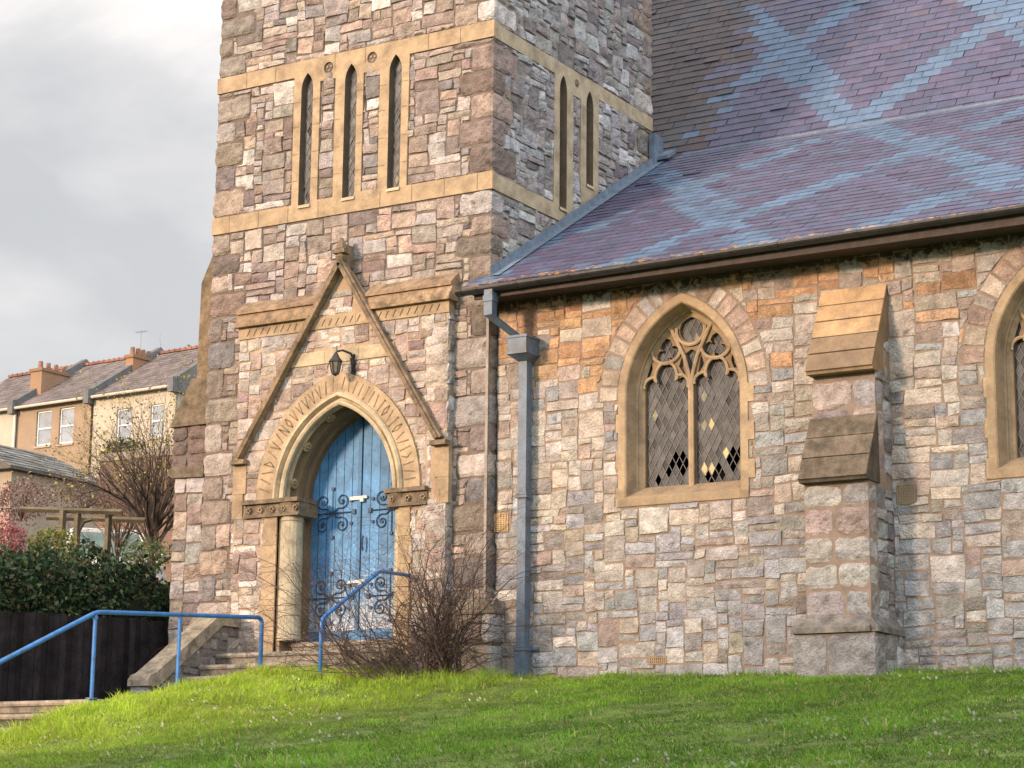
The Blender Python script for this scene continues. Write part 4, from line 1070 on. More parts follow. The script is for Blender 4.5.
# slim conductor strip on the tower corner
mb = MB(); mb.box((-.075, -.036, .88), (-.040, -.024, 4.2), (.33, .29, .26)); mb.build('conductor_strip', [m_dress], church)

# ------------------------------------------------------------------ wall lantern
lx, lz = -1.95, 3.70
PY0 = PY; PY = -.135
lant = empty('wall_lantern', 'small black metal lantern on a bracket above the blue door arch', 'lantern', (lx, PY, lz))
mb = MB()
mb.tube([(lx+.06, PY-.0, lz+.02), (lx+.09, PY-.04, lz+.10), (lx+.08, PY-.10, lz+.19), (lx+.02, PY-.19, lz+.22), (lx-.03, PY-.24, lz+.20)], .015, 6)
mb.tube([(lx+.06, PY-.03, lz-.02), (lx+.10, PY-.09, lz+.03), (lx+.10, PY-.13, lz+.13)], .012, 5); mb.box((lx+.03, PY-.02, lz-.06), (lx+.09, PY+.0, lz+.20))
mb.tube([(lx-.03, PY-.24, lz+.20), (lx-.03, PY-.24, lz+.27)], .008, 5); mb.build('bracket', [m_iron], lant)
cx, cy = lx-.04, PY-.24
LK = .82
mb = MB()
def ngon(r_, z, n=6):
    r_ = r_*LK; z = lz+.19+(z-lz-.19)*LK
    return [(cx+r_*math.cos(2*math.pi*(i+.5)/n), cy+r_*math.sin(2*math.pi*(i+.5)/n), z) for i in range(n)]
for a, b in (((.10, lz+.06), (.055, lz+.12)), ((.055, lz+.12), (.03, lz+.17)), ((.03, lz+.17), (.008, lz+.20)), ((.105, lz+.045), (.10, lz+.06)), ((.055, lz-.115), (.055, lz-.135)), ((.055, lz-.135), (.01, lz-.165))):
    V = ngon(*a)+ngon(*b); mb.add(V, [(i, (i+1) % 6, (i+1) % 6+6, i+6) for i in range(6)])
for i in range(6):
    mb.tube([ngon(.090, lz+.05)[i], ngon(.055, lz-.12)[i]], .007, 4)
mb.build('lantern_frame', [m_iron], lant)
mb = MB(); V = ngon(.082, lz+.045)+ngon(.050, lz-.115); mb.add(V, [(i, (i+1) % 6, (i+1) % 6+6, i+6) for i in range(6)]+[(5, 4, 3, 2, 1, 0)], (.16, .14, .10)); mb.build('lantern_glass', [m_glass], lant)
keep(lant); PY = PY0

# ------------------------------------------------------------------ steps, rails, stair wall
GZ = -.45                                            # the path
st = empty('entrance_steps', 'worn grey stone steps leading up to the blue door', 'steps', (-2.2, -.8, GZ))
r = np.random.default_rng(9)
def step(mb, xa, xb, yf, yb, zt, zb, c):
    mb.box((xa, yf+.035, zb), (xb, yb, zt-.055), np.array(c)*.85); 
    P = [(yf+.035, zt-.055), (yf+.008, zt-.052), (yf, zt-.03), (yf+.008, zt-.006), (yf+.02, zt), (yb, zt), (yb, zt-.055)]
    mb.prism(P, 0, xa-.0, xb+.0, c)
for i, (yf, zt) in enumerate(((-.02, .47), (-.62, .315), (-.92, .16), (-1.22, .005), (-1.52, -.15), (-1.82, -.30))):
    mb = MB(); xa = -3.46 if i else -2.80; xb = -.98 if i else -1.10
    step(mb, xa, xb, yf, .24 if i == 0 else (PY+.0 if i == 1 else yf+.34), zt, zt-.16 if i > 1 else GZ, (.34, .30, .25))
    mb.build('step', [m_step], st)
mb = MB(); mb.box((-2.80, PY-.001, .0), (-1.10, .0, .314), (.3, .27, .23)); mb.build('step', [m_step], st)
keep(st)
sw = empty('stair_wall', 'low rubble wall with sloping coping beside the entrance steps', 'wall', (-3.64, -1, GZ))
mb = MB(); xi, xo = -3.50, -3.76
mb.prism([(-1.74, GZ-.3), (-1.74, -.12), (-.50, .66), (-.06, .66), (-.06, GZ-.3)], 0, xo+.02, xi-.02, (.20, .18, .15))
sts = [s_ for s_ in pack(-1.74, -.1, GZ, .66, .045, (2, 5), [2, 2, 3], r) if s_[3] < -.13+((s_[0]+s_[1])/2+1.92)*.563 or (s_[0] > -.5)]
stones(mb, sts, side(xi-.02), [((.28, .27, .26), 2), ((.20, .19, .18), 2), ((.35, .33, .30), 1)], (), amp=.01, seed=910)
stones(mb, pack(xo, xi, GZ, -.14, .045, (2, 4), [2, 3], r), front(-1.74), PAL_NAVE, (), amp=.01, seed=911)
mb.build('wall_body', [m_mortar, m_stone], sw)
mb = MB()
mb.prism([(-1.80, -.13), (-1.80, -.06), (-1.75, -.0), (-1.66, .03), (-.52, .80), (-.04, .80), (-.04, .665), (-.48, .665), (-1.62, -.13)], 0, xo-.02, xi+.03, (.30, .26, .20)); mb.build('coping', [m_dressdark], sw)
keep(sw)
def fillet(pts, rad=.06, n=4):
    pts = [np.array(p, float) for p in pts]; o = [pts[0]]
    for i in range(1, len(pts)-1):
        a, b, c = pts[i-1], pts[i], pts[i+1]; u = (a-b)/np.linalg.norm(a-b); v = (c-b)/np.linalg.norm(c-b)
        p, q = b+u*rad, b+v*rad
        for k in range(n+1):
            t = k/n; o.append((1-t)**2*p+2*t*(1-t)*b+t*t*q)
    return o+[pts[-1]]
RX = -2.0
hr1 = empty('handrail', 'long bright blue tubular handrail on three posts running down the steps', 'handrail', (RX, -3, GZ))
A = at(97, 612, 0, RX); C_ = at(262, 617.5, 0, RX); Lw = at(0, 662, 0, RX)
Lx = A+(Lw-A)*1.7
mb = MB(); mb.tube(fillet([Lx, A, C_, (RX, C_[1], GZ-.3)], .08), .024, 10, (1, 1, 1)); mb.build('rail', [m_rail], hr1, smooth=True)
for yy in (A[1]-.02, at(179, 640, 0, RX)[1], Lx[1]+.1):
    t = (yy-A[1])/(C_[1]-A[1]); zt = A[2]+(C_[2]-A[2])*t if t > -.05 else A[2]+(Lx[2]-A[2])*(yy-A[1])/(Lx[1]-A[1])
    mb = MB(); mb.tube([(RX, yy, GZ-.3 if t > -.05 else -1.9), (RX, yy, zt)], .021, 10, (1, 1, 1)); mb.tube([(RX, yy, zt-.075), (RX, yy, zt-.045)], .027, 10, (1, 1, 1)); mb.tube([(RX, yy, GZ), (RX, yy, GZ+.012)], .06, 12, (1, 1, 1)); mb.build('post', [m_rail], hr1, smooth=False)
keep(hr1)
R2 = -1.02
hr2 = empty('handrail', 'short bright blue sloping handrail half hidden behind the bare shrub', 'handrail', (R2, -1.5, GZ))
A = at(321.5, 619, 0, R2); B = at(380, 571, 0, R2); 
mb = MB(); mb.tube(fillet([(R2, A[1], GZ-.2), A, B, (R2, -.12, B[2]+.01)], .07), .022, 10, (1, 1, 1)); mb.build('rail', [m_rail], hr2, smooth=True)
keep(hr2)
ls = empty('lower_steps', 'lower flight of worn stone steps beside the lawn and handrail', 'steps', (-3, -4.5, GZ))
for i in range(9):
    mb = MB(); zt = GZ-i*.15; yf = -4.32-.3*i
    step(mb, -5.2, -1.93, yf, yf+(.36 if i else .5), zt+.002, zt-.4, np.array((.36, .30, .24))*r.uniform(.9, 1.1)); mb.build('step', [m_step], ls)
keep(ls)

# ------------------------------------------------------------------ ground and lawn
def lawn_h(X, Y):
    X = np.asarray(X, float); Y = np.asarray(Y, float); s = np.clip(-Y, -1, 60)
    base = -.085-.012*np.clip(X, -2, 8)-.135*s*np.clip(s/2.5, .35, 1)
    # the left edge follows the stair: profile measured along X = -1.95
    ys = np.array([-60, -13, -8.0, -5.63, -5.24, -4.84, -4.4, -3.97, -3.52, -3.09, -2.63, -2.04, -1.2, 0, 2])
    zs = np.array([-4.6, -2.3, -1.45, -.81, -.66, -.54, -.44, -.36, -.28, -.21, -.11, .0, .0, -.04, -.04])-.06
    edge = np.interp(Y, ys, zs)
    t = np.clip((X+1.95)/2.2, 0, 1); t = t*t*(3-2*t)
    z = edge*(1-t)+base*t
    z = np.maximum(z, -3.25+.02*X)
    P = np.stack([X.ravel(), Y.ravel(), 0*X.ravel()], 1)
    z = z+(vnoise(P, .9, 77).reshape(X.shape)*.03+vnoise(P, 3.1, 78).reshape(X.shape)*.010)*np.clip(s/1.0, .2, 1)
    return z
def grid_mesh(name, x0, x1, y0, y1, nx, ny, fn, m, kind='structure'):
    X, Y = np.meshgrid(np.linspace(x0, x1, nx+1), np.linspace(y0, y1, ny+1)); Z = fn(X, Y)
    mb = MB(); I = np.arange(nx*ny); k = (I//nx)*(nx+1)+I % nx
    mb.add(np.stack([X.ravel(), Y.ravel(), Z.ravel()], 1), np.stack([k, k+1, k+nx+2, k+nx+1], 1), (1, 1, 1))
    return tag(mb.build(name, m, smooth=True), kind=kind)
lawn = grid_mesh('lawn', -1.94, 24, -30, .25, 170, 200, lawn_h, [m_lawn])
tag(lawn, 'sloping green lawn below the church wall')
def ground_h(X, Y):
    d = np.hypot(X-CAM[0], Y-CAM[1]); back = np.interp(d, [27, 32, 35, 40, 50, 86], [1.0, 1.6, 1.83, 1.9, 4.3, 9.55])
    back = np.where(d > 86, 1.0+59*.145+(d-86)*.01, back)
    t = np.clip((-5.75-X)/.5, 0, 1)
    near = np.where(Y > -4.4, GZ-.02, np.maximum(GZ-.1-.5*(-4.4-Y), -3.4))
    far = np.clip((d-120)/60, 0, 1)
    z = near*(1-t)+np.maximum(back, near)*t
    z = np.where((X > -5.2) & (Y > 10), np.clip(-.5+(Y-10)*.05, -1, 5), z)
    z = np.where((X > -2.2) & (Y <= 10), np.minimum(z, -3.6), z)
    return z*1.0
xs = np.unique(np.concatenate([np.linspace(-400, -60, 12), np.linspace(-60, -6.5, 40), np.linspace(-6.4, -5.6, 9), np.linspace(-5.5, -2.3, 8), np.array([-2.2, -2.15]), np.linspace(-1.5, 30, 10), np.linspace(40, 400, 8)]))
ys = np.unique(np.concatenate([np.linspace(-400, -30, 8), np.linspace(-29, 12, 60), np.linspace(14, 90, 30), np.linspace(110, 600, 10)]))
X, Y = np.meshgrid(xs, ys); Z = ground_h(X, Y); nx, ny = len(xs)-1, len(ys)-1
mb = MB(); I = np.arange(nx*ny); k = (I//nx)*(nx+1)+I % nx
mb.add(np.stack([X.ravel(), Y.ravel(), Z.ravel()], 1), np.stack([k, k+1, k+nx+2, k+nx+1], 1), (1, 1, 1))
tag(mb.build('ground', [m_soil]), 'bare earth ground rising behind the garden', kind='structure')
mb = MB(); mb.box((-5.25, -4.02, GZ-.1), (-1.93, .0, GZ), (1, 1, 1)); tag(mb.build('path', [m_pave]), 'paved path below the entrance steps', kind='structure')

# grass blades
def in_view(X, Y, Z, mx_=60, my=60):
    d = np.stack([X-CAM[0], Y-CAM[1], Z-CAM[2]], 1); c = d@CF; u = 512+FPX*(d@CR)/c; v = 384-FPX*(d@CU)/c
    return (c > 1) & (u > -mx_) & (u < 1024+mx_) & (v > -my) & (v < 768+my)
def blades(n, xr, yr, hr, wr, seed, sel=None, cols=None, lean=.95):
    r = np.random.default_rng(seed)
    X = r.uniform(*xr, n); Y = r.uniform(*yr, n); Z = lawn_h(X, Y); k = in_view(X, Y, Z, 90, 50)
    dist = np.hypot(X-CAM[0], Y-CAM[1]); 
    if sel is not None: k &= sel(X, Y, r)
    X, Y, Z, dist = X[k], Y[k], Z[k], dist[k]; m = len(X)
    P = np.stack([X, Y, 0*X], 1)
    patch = vnoise(P*np.array([1, .45, 1]), 1.6, 5)*.55+vnoise(P*np.array([1, .5, 1]), 5, 6)*.5+vnoise(P, 14, 8)*.3
    H = r.uniform(*hr, m)*(1+.8*np.clip(patch, -.8, 1.2)); W = r.uniform(*wr, m); a = r.uniform(0, 2*math.pi, m); ln = r.normal(0, lean, m)*H; b = r.uniform(0, 2*math.pi, m)
    dx, dy = np.cos(a)*W/2, np.sin(a)*W/2
    base = np.stack([X, Y, Z-.01], 1); D = np.stack([dx, dy, 0*dx], 1); T = np.stack([np.cos(b)*ln, np.sin(b)*ln, H], 1); Mi = T*np.array([.4, .4, .62])
    V = np.stack([base-D, base+D, base+Mi+D*.7, base+Mi-D*.7, base+T], 1).reshape(-1, 3)
    i = (np.arange(m)*5)[:, None]
    g = np.array((.20, .37, .04)); yv = np.array((.62, .76, .08)); dk = np.array((.06, .13, .02)); st_ = np.array((.42, .34, .17))
    t = np.clip(.5+.95*patch+r.normal(0, .25, m), 0, 1)[:, None]
    left = np.clip((2.2-X)/3.6, 0, 1)[:, None]  # sunlit left part of the lawn put into the blade colour
    C = (dk*(1-t)+g*t)*(1-.55*left)+yv*.55*left; rs = r.random(m)[:, None]; C = np.where(rs < .09, st_, C)*r.uniform(.75, 1.25, (m, 1))
    return V, i, C
mb = MB()
for args in ((700000, (-1.9, 10), (-11.5, .1), (.012, .036), (.007, .013), 1, lambda X, Y, r: r.random(len(X)) < np.clip(.85+1.3*vnoise(np.stack([X, Y*.5, 0*X], 1), 1.9, 60)+.6*vnoise(np.stack([X, Y*.5, 0*X], 1), 7, 61), .22, 1)), (26000, (-1.9, .6), (-6, -.6), (.05, .10), (.007, .012), 2, lambda X, Y, r: vnoise(np.stack([X, Y, 0*X], 1), 2.2, 9) > -.1),
             (9000, (-1.9, 1.2), (-1.9, -.35), (.08, .16), (.007, .012), 3, lambda X, Y, r: vnoise(np.stack([X, Y, 0*X], 1), 3.2, 19) > .0),
             (60000, (-1.9, 10), (-11, -.2), (.04, .075), (.008, .015), 7, lambda X, Y, r: vnoise(np.stack([X, Y*.6, 0*X], 1), 4.5, 29) > .38),
             (9000, (-1.9, 9), (-.35, .1), (.05, .11), (.006, .010), 4, None)):
    V, i, C = blades(*args[:6], sel=args[6]); m = len(i)
    C4 = np.repeat(np.c_[C, np.zeros(m)], 5, axis=0)
    mb.v.append(V); mb.c.append(C4); mb.f.append((i+mb.n+np.array([[0, 1, 2, 3]]), 0)); mb.f.append((i+mb.n+np.array([[3, 2, 4]]), 0)); mb.n += 5*m
print('blades', mb.n//5)
tag(mb.build('grass', [m_grass]), 'short grass covering the sloping lawn', 'grass', kind='stuff')
# daisies
r = np.random.default_rng(12); mb = MB(); n = 2600
X = r.uniform(-1.5, 9, n); Y = -r.uniform(.1, 9, n); P = np.stack([X, Y, 0*X], 1); k = (vnoise(P, .8, 41)+.5*vnoise(P, 3, 42) > .12) & in_view(X, Y, lawn_h(X, Y)) & (r.random(n) < .6)
X, Y = X[k], Y[k]; Z = lawn_h(X, Y)+r.uniform(.025, .045, len(X))
for x, y, z in zip(X, Y, Z):
    R_ = r.uniform(.009, .0135); t = r.normal(0, .25, 2); V = [(x+R_*math.cos(a), y+R_*math.sin(a), z+R_*(t[0]*math.cos(a)+t[1]*math.sin(a))-R_*.9*math.sin(a)) for a in np.linspace(0, 2*math.pi, 7)[:-1]]
    mb.add(V, [tuple(range(6))])
tag(mb.build('daisies', [m_petal]), 'tiny white daisies dotted over the lawn', 'daisies', kind='stuff')

# ------------------------------------------------------------------ bare shrub and trees
def grow(r, base, dirs, length, rad, depth, nchild, spread, droop=0.0, nseg=7, seg=None, tips=None, wob=.18, taper=.75, up=.0):
    if seg is None: seg = []; tips = []
    for b, d, ln, rd, dep in [(b, d, l_, r_, depth) for b, d, l_, r_ in zip(base, dirs, length, rad)]:
        stack = [(np.array(b, float), np.array(d, float)/np.linalg.norm(d), ln, rd, dep)]
        while stack:
            p, dd, L_, R_, dp_ = stack.pop(); n = nseg if dp_ == depth else 4
            for i in range(n):
                q = p+dd*(L_/n); r1 = R_*(1-taper*(i+1)/n); r0 = R_*(1-taper*i/n)
                seg.append((p, r0, q, r1, dp_)); p = q
                dd = dd+r.normal(0, wob, 3)*.5+np.array([0, 0, (up if dp_ < depth else 0)-droop*(i/n)]); dd /= np.linalg.norm(dd)
                if dp_ > 0 and i >= 1 and r.random() < nchild/n:
                    ax = r.normal(0, 1, 3); ax -= dd*np.dot(ax, dd); ax /= np.linalg.norm(ax)+1e-9
                    nd = dd+ax*spread*r.uniform(.6, 1.4); nd /= np.linalg.norm(nd)
                    stack.append((p.copy(), nd, L_*r.uniform(.35, .6), max(r1*.7, .0018), dp_-1))
            tips.append(p)
    return seg, tips
def twig_mesh(name, seg, cols, parent, r, k=3, m=m_twig):
    mb = MB(); p0 = np.array([s[0] for s in seg]); p1 = np.array([s[2] for s in seg]); r0 = np.array([s[1] for s in seg]); r1 = np.array([s[3] for s in seg])
    c = np.array(cols)[None, :]*r.uniform(.6, 1.4, (len(seg), 1)); mb.segs(p0, r0, p1, r1, c, k=k); return mb.build(name, [m], parent)
def leaf_cloud(name, pts, size, cols, parent, r, m=m_leaf, flat=.0):
    pts = np.asarray(pts); n = len(pts); a = r.normal(0, 1, (n, 3)); a[:, 2] *= (1-flat); a /= np.linalg.norm(a, axis=1)[:, None]
    b = r.normal(0, 1, (n, 3)); b -= a*(a*b).sum(1)[:, None]; b /= np.linalg.norm(b, axis=1)[:, None]; s = r.uniform(.6, 1.4, (n, 1))*size
    V = np.stack([pts-a*s, pts+b*s*.6, pts+a*s, pts-b*s*.6], 1).reshape(-1, 3); i = (np.arange(n)*4)[:, None]
    cc = np.array([cols[j] for j in r.integers(0, len(cols), n)])*r.uniform(.65, 1.35, (n, 1))
    mb = MB(); mb.add(V, i+np.array([[0, 1, 2, 3]]), np.repeat(np.c_[cc, np.zeros(n)], 4, axis=0)); return mb.build(name, [m], parent)

r = np.random.default_rng(33)
bz = float(lawn_h(np.array([[-.05]]), np.array([[-1.0]]))[0, 0])
bush = empty('bare_shrub', 'leafless twiggy brown shrub standing before the porch', 'shrub', (-.05, -1.0, bz))
B, D, Ls, Rs = [], [], [], []
for i in range(62):
    a = r.uniform(0, 2*math.pi); q = r.uniform(0, .32)
    B.append((.0+q*math.cos(a), -1.0+q*math.sin(a)*.7, bz)); t = abs(r.normal(0, .42)); lean = r.uniform(0, 2*math.pi)
    D.append((math.cos(lean)*t, math.sin(lean)*t*.7, 1)); Ls.append(r.uniform(.8, 2.05)*(1-.25*min(t, 1))); Rs.append(r.uniform(.006, .015))
for i in range(30):                                  # long stems arching over to the left
    B.append((-.25+r.uniform(-.5, .2), -1.45+r.uniform(-.45, .35), bz-.02)); D.append((-r.uniform(.4, 2.0), r.uniform(-.4, .3), r.uniform(.5, 1.1))); Ls.append(r.uniform(1.2, 2.7)); Rs.append(r.uniform(.005, .010))
for i in range(56):                                  # low tangle at the foot
    B.append((-.40+r.uniform(-.75, .65), -1.0+r.uniform(-.3, .2), bz)); D.append((r.normal(0, .9), r.normal(0, .3), r.uniform(.3, 1))); Ls.append(r.uniform(.35, .9)); Rs.append(r.uniform(.004, .009))
seg, tips = grow(r, B, D, Ls, Rs, 2, 6, .95, droop=.14, wob=.40, nseg=10)
print('bush segs', len(seg))
twig_mesh('stems', seg, (.055, .038, .033), bush, r)
tp = np.array(tips); tp = tp[r.random(len(tp)) < .8]
leaf_cloud('buds', tp+r.normal(0, .006, tp.shape), .0085, [(.14, .06, .045), (.16, .09, .05), (.10, .05, .04)], bush, r)
lo = np.array([s[2] for s in seg if s[2][2] < bz+.55]); lo = lo[r.integers(0, len(lo), 420)]
leaf_cloud('leaves', lo+r.normal(0, .02, lo.shape), .014, [(.14, .17, .03), (.20, .21, .05), (.08, .12, .02)], bush, r)
keep(bush)

# ------------------------------------------------------------------ left background
# black boarded fence
fr_ = empty('board_fence', 'tall black boarded fence along the path beside the steps', 'fence', (-5.3, -3, GZ))
FX = -5.25
T1 = at(168, 621, 0, FX); T0 = at(0, 611, 0, FX)
rf_ = np.random.default_rng(4)
mb = MB(); y = T0[1]-4.5; i = 0
while y < T1[1]+.8:
    zt = T0[2]+(T1[2]-T0[2])*(y-T0[1])/(T1[1]-T0[1]); mb.box((FX-.012+.006*(i % 2), y, GZ-2.2 if y < -3 else GZ-.3), (FX+.012+.006*(i % 2), y+.098, zt+rf_.uniform(-.015, .015)), (1, 1, 1) if 0 else np.array((1, .97, 1))*rf_.uniform(.5, 2.0)); y += .104; i += 1
mb.build('board_panel', [m_tar], fr_)
mb = MB()
for y in np.arange(T0[1]-4.5, T1[1]+.8, 1.8): mb.box((FX-.12, y, -2.4), (FX-.02, y+.1, T0[2]-.05), (1, 1, 1))
mb.build('post', [m_tar], fr_); keep(fr_)
# retaining wall and ivy
rw = empty('retaining_wall', 'brown rubble retaining wall under the ivy behind the black fence', 'wall', (-5.9, 0, GZ))
mb = MB(); WX = -5.85
mb.box((WX-.4, -14, -2.6), (WX, 6, .95), (.20, .16, .13))
stones(mb, pack(-5, 3.5, .0, .93, .06, (3, 7), [2, 3], r), side(WX), [((.20, .15, .13), 2), ((.27, .21, .17), 1), ((.15, .13, .12), 1)], (), amp=.015, res=.06, seed=77)
mb.build('wall_body', [m_mortar, m_stone], rw); keep(rw)
iv = empty('ivy_hedge', 'dense dark green ivy mass on top of the retaining wall', 'hedge', (-6.0, -1, 1.1))
r = np.random.default_rng(88)
n = 34000; Yv = r.uniform(-8, 3.2, n); ang = r.uniform(-.9, math.pi*.75, n)
P3 = np.stack([Yv, ang*1.2, 0*Yv], 1); bulge = 1+.22*vnoise(P3, 1.4, 3)+.15*vnoise(P3, 4, 4)
topz = 1.49+.12*vnoise(np.stack([Yv, 0*Yv, 0*Yv], 1), 1.1, 8)+.10*vnoise(np.stack([Yv, 0*Yv, 0*Yv], 1), 3.0, 9)
rad = bulge*r.uniform(.86, 1.04, n)
hx = -6.12+.52*np.cos(ang)*rad; hz = .98+(topz-.98)*np.sin(ang)*rad*1.15
pts = np.stack([hx, Yv, hz], 1); 
mbk = MB(); yy = np.linspace(-8, 3.2, 40); V = []
for y in yy:
    for a in np.linspace(-.9, math.pi*.8, 9): V.append((-6.12+.46*math.cos(a), y, .98+.44*math.sin(a)))
mbk.add(V, [(i*9+j, i*9+9+j, i*9+10+j, i*9+1+j) for i in range(39) for j in range(8)], (.012, .022, .010)); mbk.build('branches', [m_twig], iv)
shoot = r.random(n) < .03; pts[shoot] += r.normal(0, .10, (shoot.sum(), 3))+np.array([.03, 0, .05])
leaf_cloud('leaves', pts, .036, [(.022, .055, .022), (.035, .075, .035), (.06, .11, .055), (.015, .035, .018), (.09, .13, .04), (.12, .10, .05)], iv, r); keep(iv)

# bare tree in the garden
def bare_tree(name, label, base, h, r, lean, depth, colr, n0=7, sp=.55, rad=.09, blossom=None):
    t = empty(name, label, 'tree', tuple(base))
    b = np.array(base); seg = []; tips = []
    tr, _ = grow(r, [b], [lean], [h*.38], [rad], 0, 0, 0, wob=.10, taper=.3, nseg=6)
    top = tr[-1][2]
    twig_mesh('trunk', tr, colr, t, r, k=8)
    B, D, Ls, Rs = [], [], [], []
    for i in range(n0):
        a = 2*math.pi*i/n0+r.uniform(-.3, .3); s_ = tr[r.integers(2, 6)][2]
        B.append(s_ if i % 2 else top); D.append((math.cos(a)*r.uniform(.3, 1.1), math.sin(a)*r.uniform(.3, .8), r.uniform(.6, 1.3))); Ls.append(h*r.uniform(.38, .62)); Rs.append(rad*r.uniform(.3, .45))
    seg, tips = grow(r, B, D, Ls, Rs, depth, 8, sp, wob=.22, taper=.8, up=.02)
    twig_mesh('crown', seg, colr, t, r, k=4)
    if blossom:
        tp = np.array(tips); tp = tp[tp[:, 2] > b[2]+h*.5]; tp = tp[r.integers(0, len(tp), blossom[1])]; leaf_cloud('blossom', tp+r.normal(0, .05, tp.shape), blossom[2], blossom[0], t, r)
    print(name, len(seg)); return keep(t)
r = np.random.default_rng(51)
pb = atd(160, 545, 31)
bare_tree('bare_tree', 'bare branching tree with pale yellow blossom rising behind the ivy', (pb[0]-.1, pb[1], 1.3), 3.15, r, (-.05, 0, 1), 3, (.085, .065, .055), n0=24, rad=.075, blossom=([(.42, .36, .10), (.30, .30, .08), (.45, .40, .16)], 1500, .024))
pb2 = atd(118, 520, 36)
bare_tree('bare_tree', 'smaller thicket tree of brown twigs left of the blossoming tree', (pb2[0], pb2[1], 1.9), 2.3, r, (.1, 0, 1), 3, (.12, .09, .07), n0=26, rad=.04)
pb3 = atd(150, 530, 33)
bare_tree('bare_tree', 'low tangle of brown branches close to the tower corner', (pb3[0], pb3[1], 1.7), 2.6, r, (.2, 0, 1), 3, (.10, .075, .06), n0=26, rad=.04)
def leaf_shrub(name, label, ctr, rx, rz, n, cols, size, r):
    t = empty(name, label, 'shrub', (ctr[0], ctr[1], ctr[2]-rz)); c = np.array(ctr)
    B = [c-np.array([0, 0, rz])]*10; D = [(r.normal(0, .5), r.normal(0, .4), 1) for _ in B]
    seg, tips = grow(r, B, D, [rz*1.5]*10, [.012]*10, 2, 4, .7, wob=.2); twig_mesh('stems', seg, (.12, .08, .06), t, r)
    u = r.normal(0, 1, (n, 3)); u /= np.linalg.norm(u, axis=1)[:, None]; k = vnoise(u, 1.9, int(abs(ctr[1]*10)) % 50)
    p = c+u*np.array([rx, rx*.6, rz])*(r.uniform(.35, 1, (n, 1))**.5)*(1+.4*k[:, None])
    leaf_cloud('leaves', p, size, cols, t, r); return keep(t)
leaf_shrub('red_shrub', 'crimson leaved shrub at the left end of the ivy', atd(4, 543, 28.3), .34, .30, 3000, [(.34, .09, .10), (.42, .17, .18), (.26, .07, .09)], .015, r)
leaf_shrub('yellow_shrub', 'yellow green shrub between the crimson shrub and the pergola', atd(50, 550, 28.6), .40, .28, 1800, [(.20, .22, .04), (.30, .28, .06), (.12, .16, .04)], .022, r)
leaf_shrub('green_shrub', 'pale green feathery shrub in front of the parked car', atd(146, 556, 29.5), .46, .26, 1000, [(.12, .18, .07), (.18, .24, .09), (.08, .12, .05)], .022, r)
leaf_shrub('pink_shrub', 'dusty pink twiggy shrub growing above the pergola beams', atd(22, 500, 33), .60, .34, 1800, [(.26, .15, .14), (.20, .12, .11), (.30, .20, .17)], .02, r)
leaf_shrub('brown_shrub', 'brown budding shrub beneath the shed wall', atd(85, 492, 35), .75, .36, 2100, [(.20, .14, .10), (.16, .11, .09), (.26, .19, .14)], .018, r)
leaf_shrub('evergreen_shrub', 'small dark evergreen clump beside the cream house wall', atd(122, 455, 48), .60, .35, 1200, [(.03, .06, .02), (.06, .09, .03)], .04, r)
# pergola
pg = empty('pergola', 'weathered timber pergola standing behind the ivy hedge', 'pergola', tuple(atd(80, 560, 30)))
for px in (62, 77, 108):
    p = atd(px, 530, 30); mb = MB(); mb.box((p[0]-.035, p[1]-.035, 1.2), (p[0]+.035, p[1]+.035, 2.58), (1, 1, 1)); mb.build('post', [m_wood], pg)
a = atd(20, 514, 30.2); b = atd(122, 513, 29.8)
for dz in (0, .02):
    mb = MB(); off = 0 if dz == 0 else .9; mb.tube([(a[0]-off*.4, a[1]+off, 2.60+dz), (b[0]-off*.4, b[1]+off, 2.56+dz)], .04, 4, (1, 1, 1)); mb.build('beam', [m_wood], pg)
p0, p1 = atd(79, 530, 30), atd(92, 519, 30)
mb = MB(); mb.tube([(p0[0], p0[1], p0[2]), (p0[0]+.03, p0[1]+.05, p0[2]+.12), tuple(p1)], .03, 5, (1, 1, 1)); mb.build('brace', [m_wood], pg)
keep(pg)
# a parked car seen head-on behind the pergola
cc_ = atd(113, 540, 36.5); CZ = 1.86
m_car = mat('white_car_paint', (.74, .74, .72), rough=.25, attr=False, mott=(.92, 1.05), bump=0, spec=.6)
m_tyre = mat('tyre_rubber', (.02, .02, .02), rough=.8, attr=False, mott=None, bump=0)
car = empty('parked_car', 'white parked car with green tinted windscreen facing the church behind the pergola', 'car', (cc_[0], cc_[1], CZ))
fd = np.array([CAM[0]-cc_[0], CAM[1]-cc_[1], 0]); fd /= np.linalg.norm(fd); fd = np.array([fd[0]*math.cos(.12)-fd[1]*math.sin(.12), fd[0]*math.sin(.12)+fd[1]*math.cos(.12), 0]); sd = np.array([-fd[1], fd[0], 0]); CC = np.array([cc_[0], cc_[1], CZ])
def cp(a, b, z): return CC+fd*a+sd*b+np.array([0, 0, z])          # a forward, b to its side
def loft(mb, secs, c=(1, 1, 1)):
    k = len(secs[0]); V = [cp(*p) for s_ in secs for p in s_]
    mb.add(V, [(i*k+j, (i+1)*k+j, (i+1)*k+(j+1) % k, i*k+(j+1) % k) for i in range(len(secs)-1) for j in range(k)]+[tuple(range(k)), tuple(range(len(V)-1, len(V)-k-1, -1))], c)
def ring_(a, hw, z0, z1, rr=.12): return [(a, -hw, z0), (a, -hw*1.02, (z0+z1)/2), (a, -hw+rr*.4, z1-rr*.5), (a, -hw+rr, z1), (a, hw-rr, z1), (a, hw-rr*.4, z1-rr*.5), (a, hw*1.02, (z0+z1)/2), (a, hw, z0)]
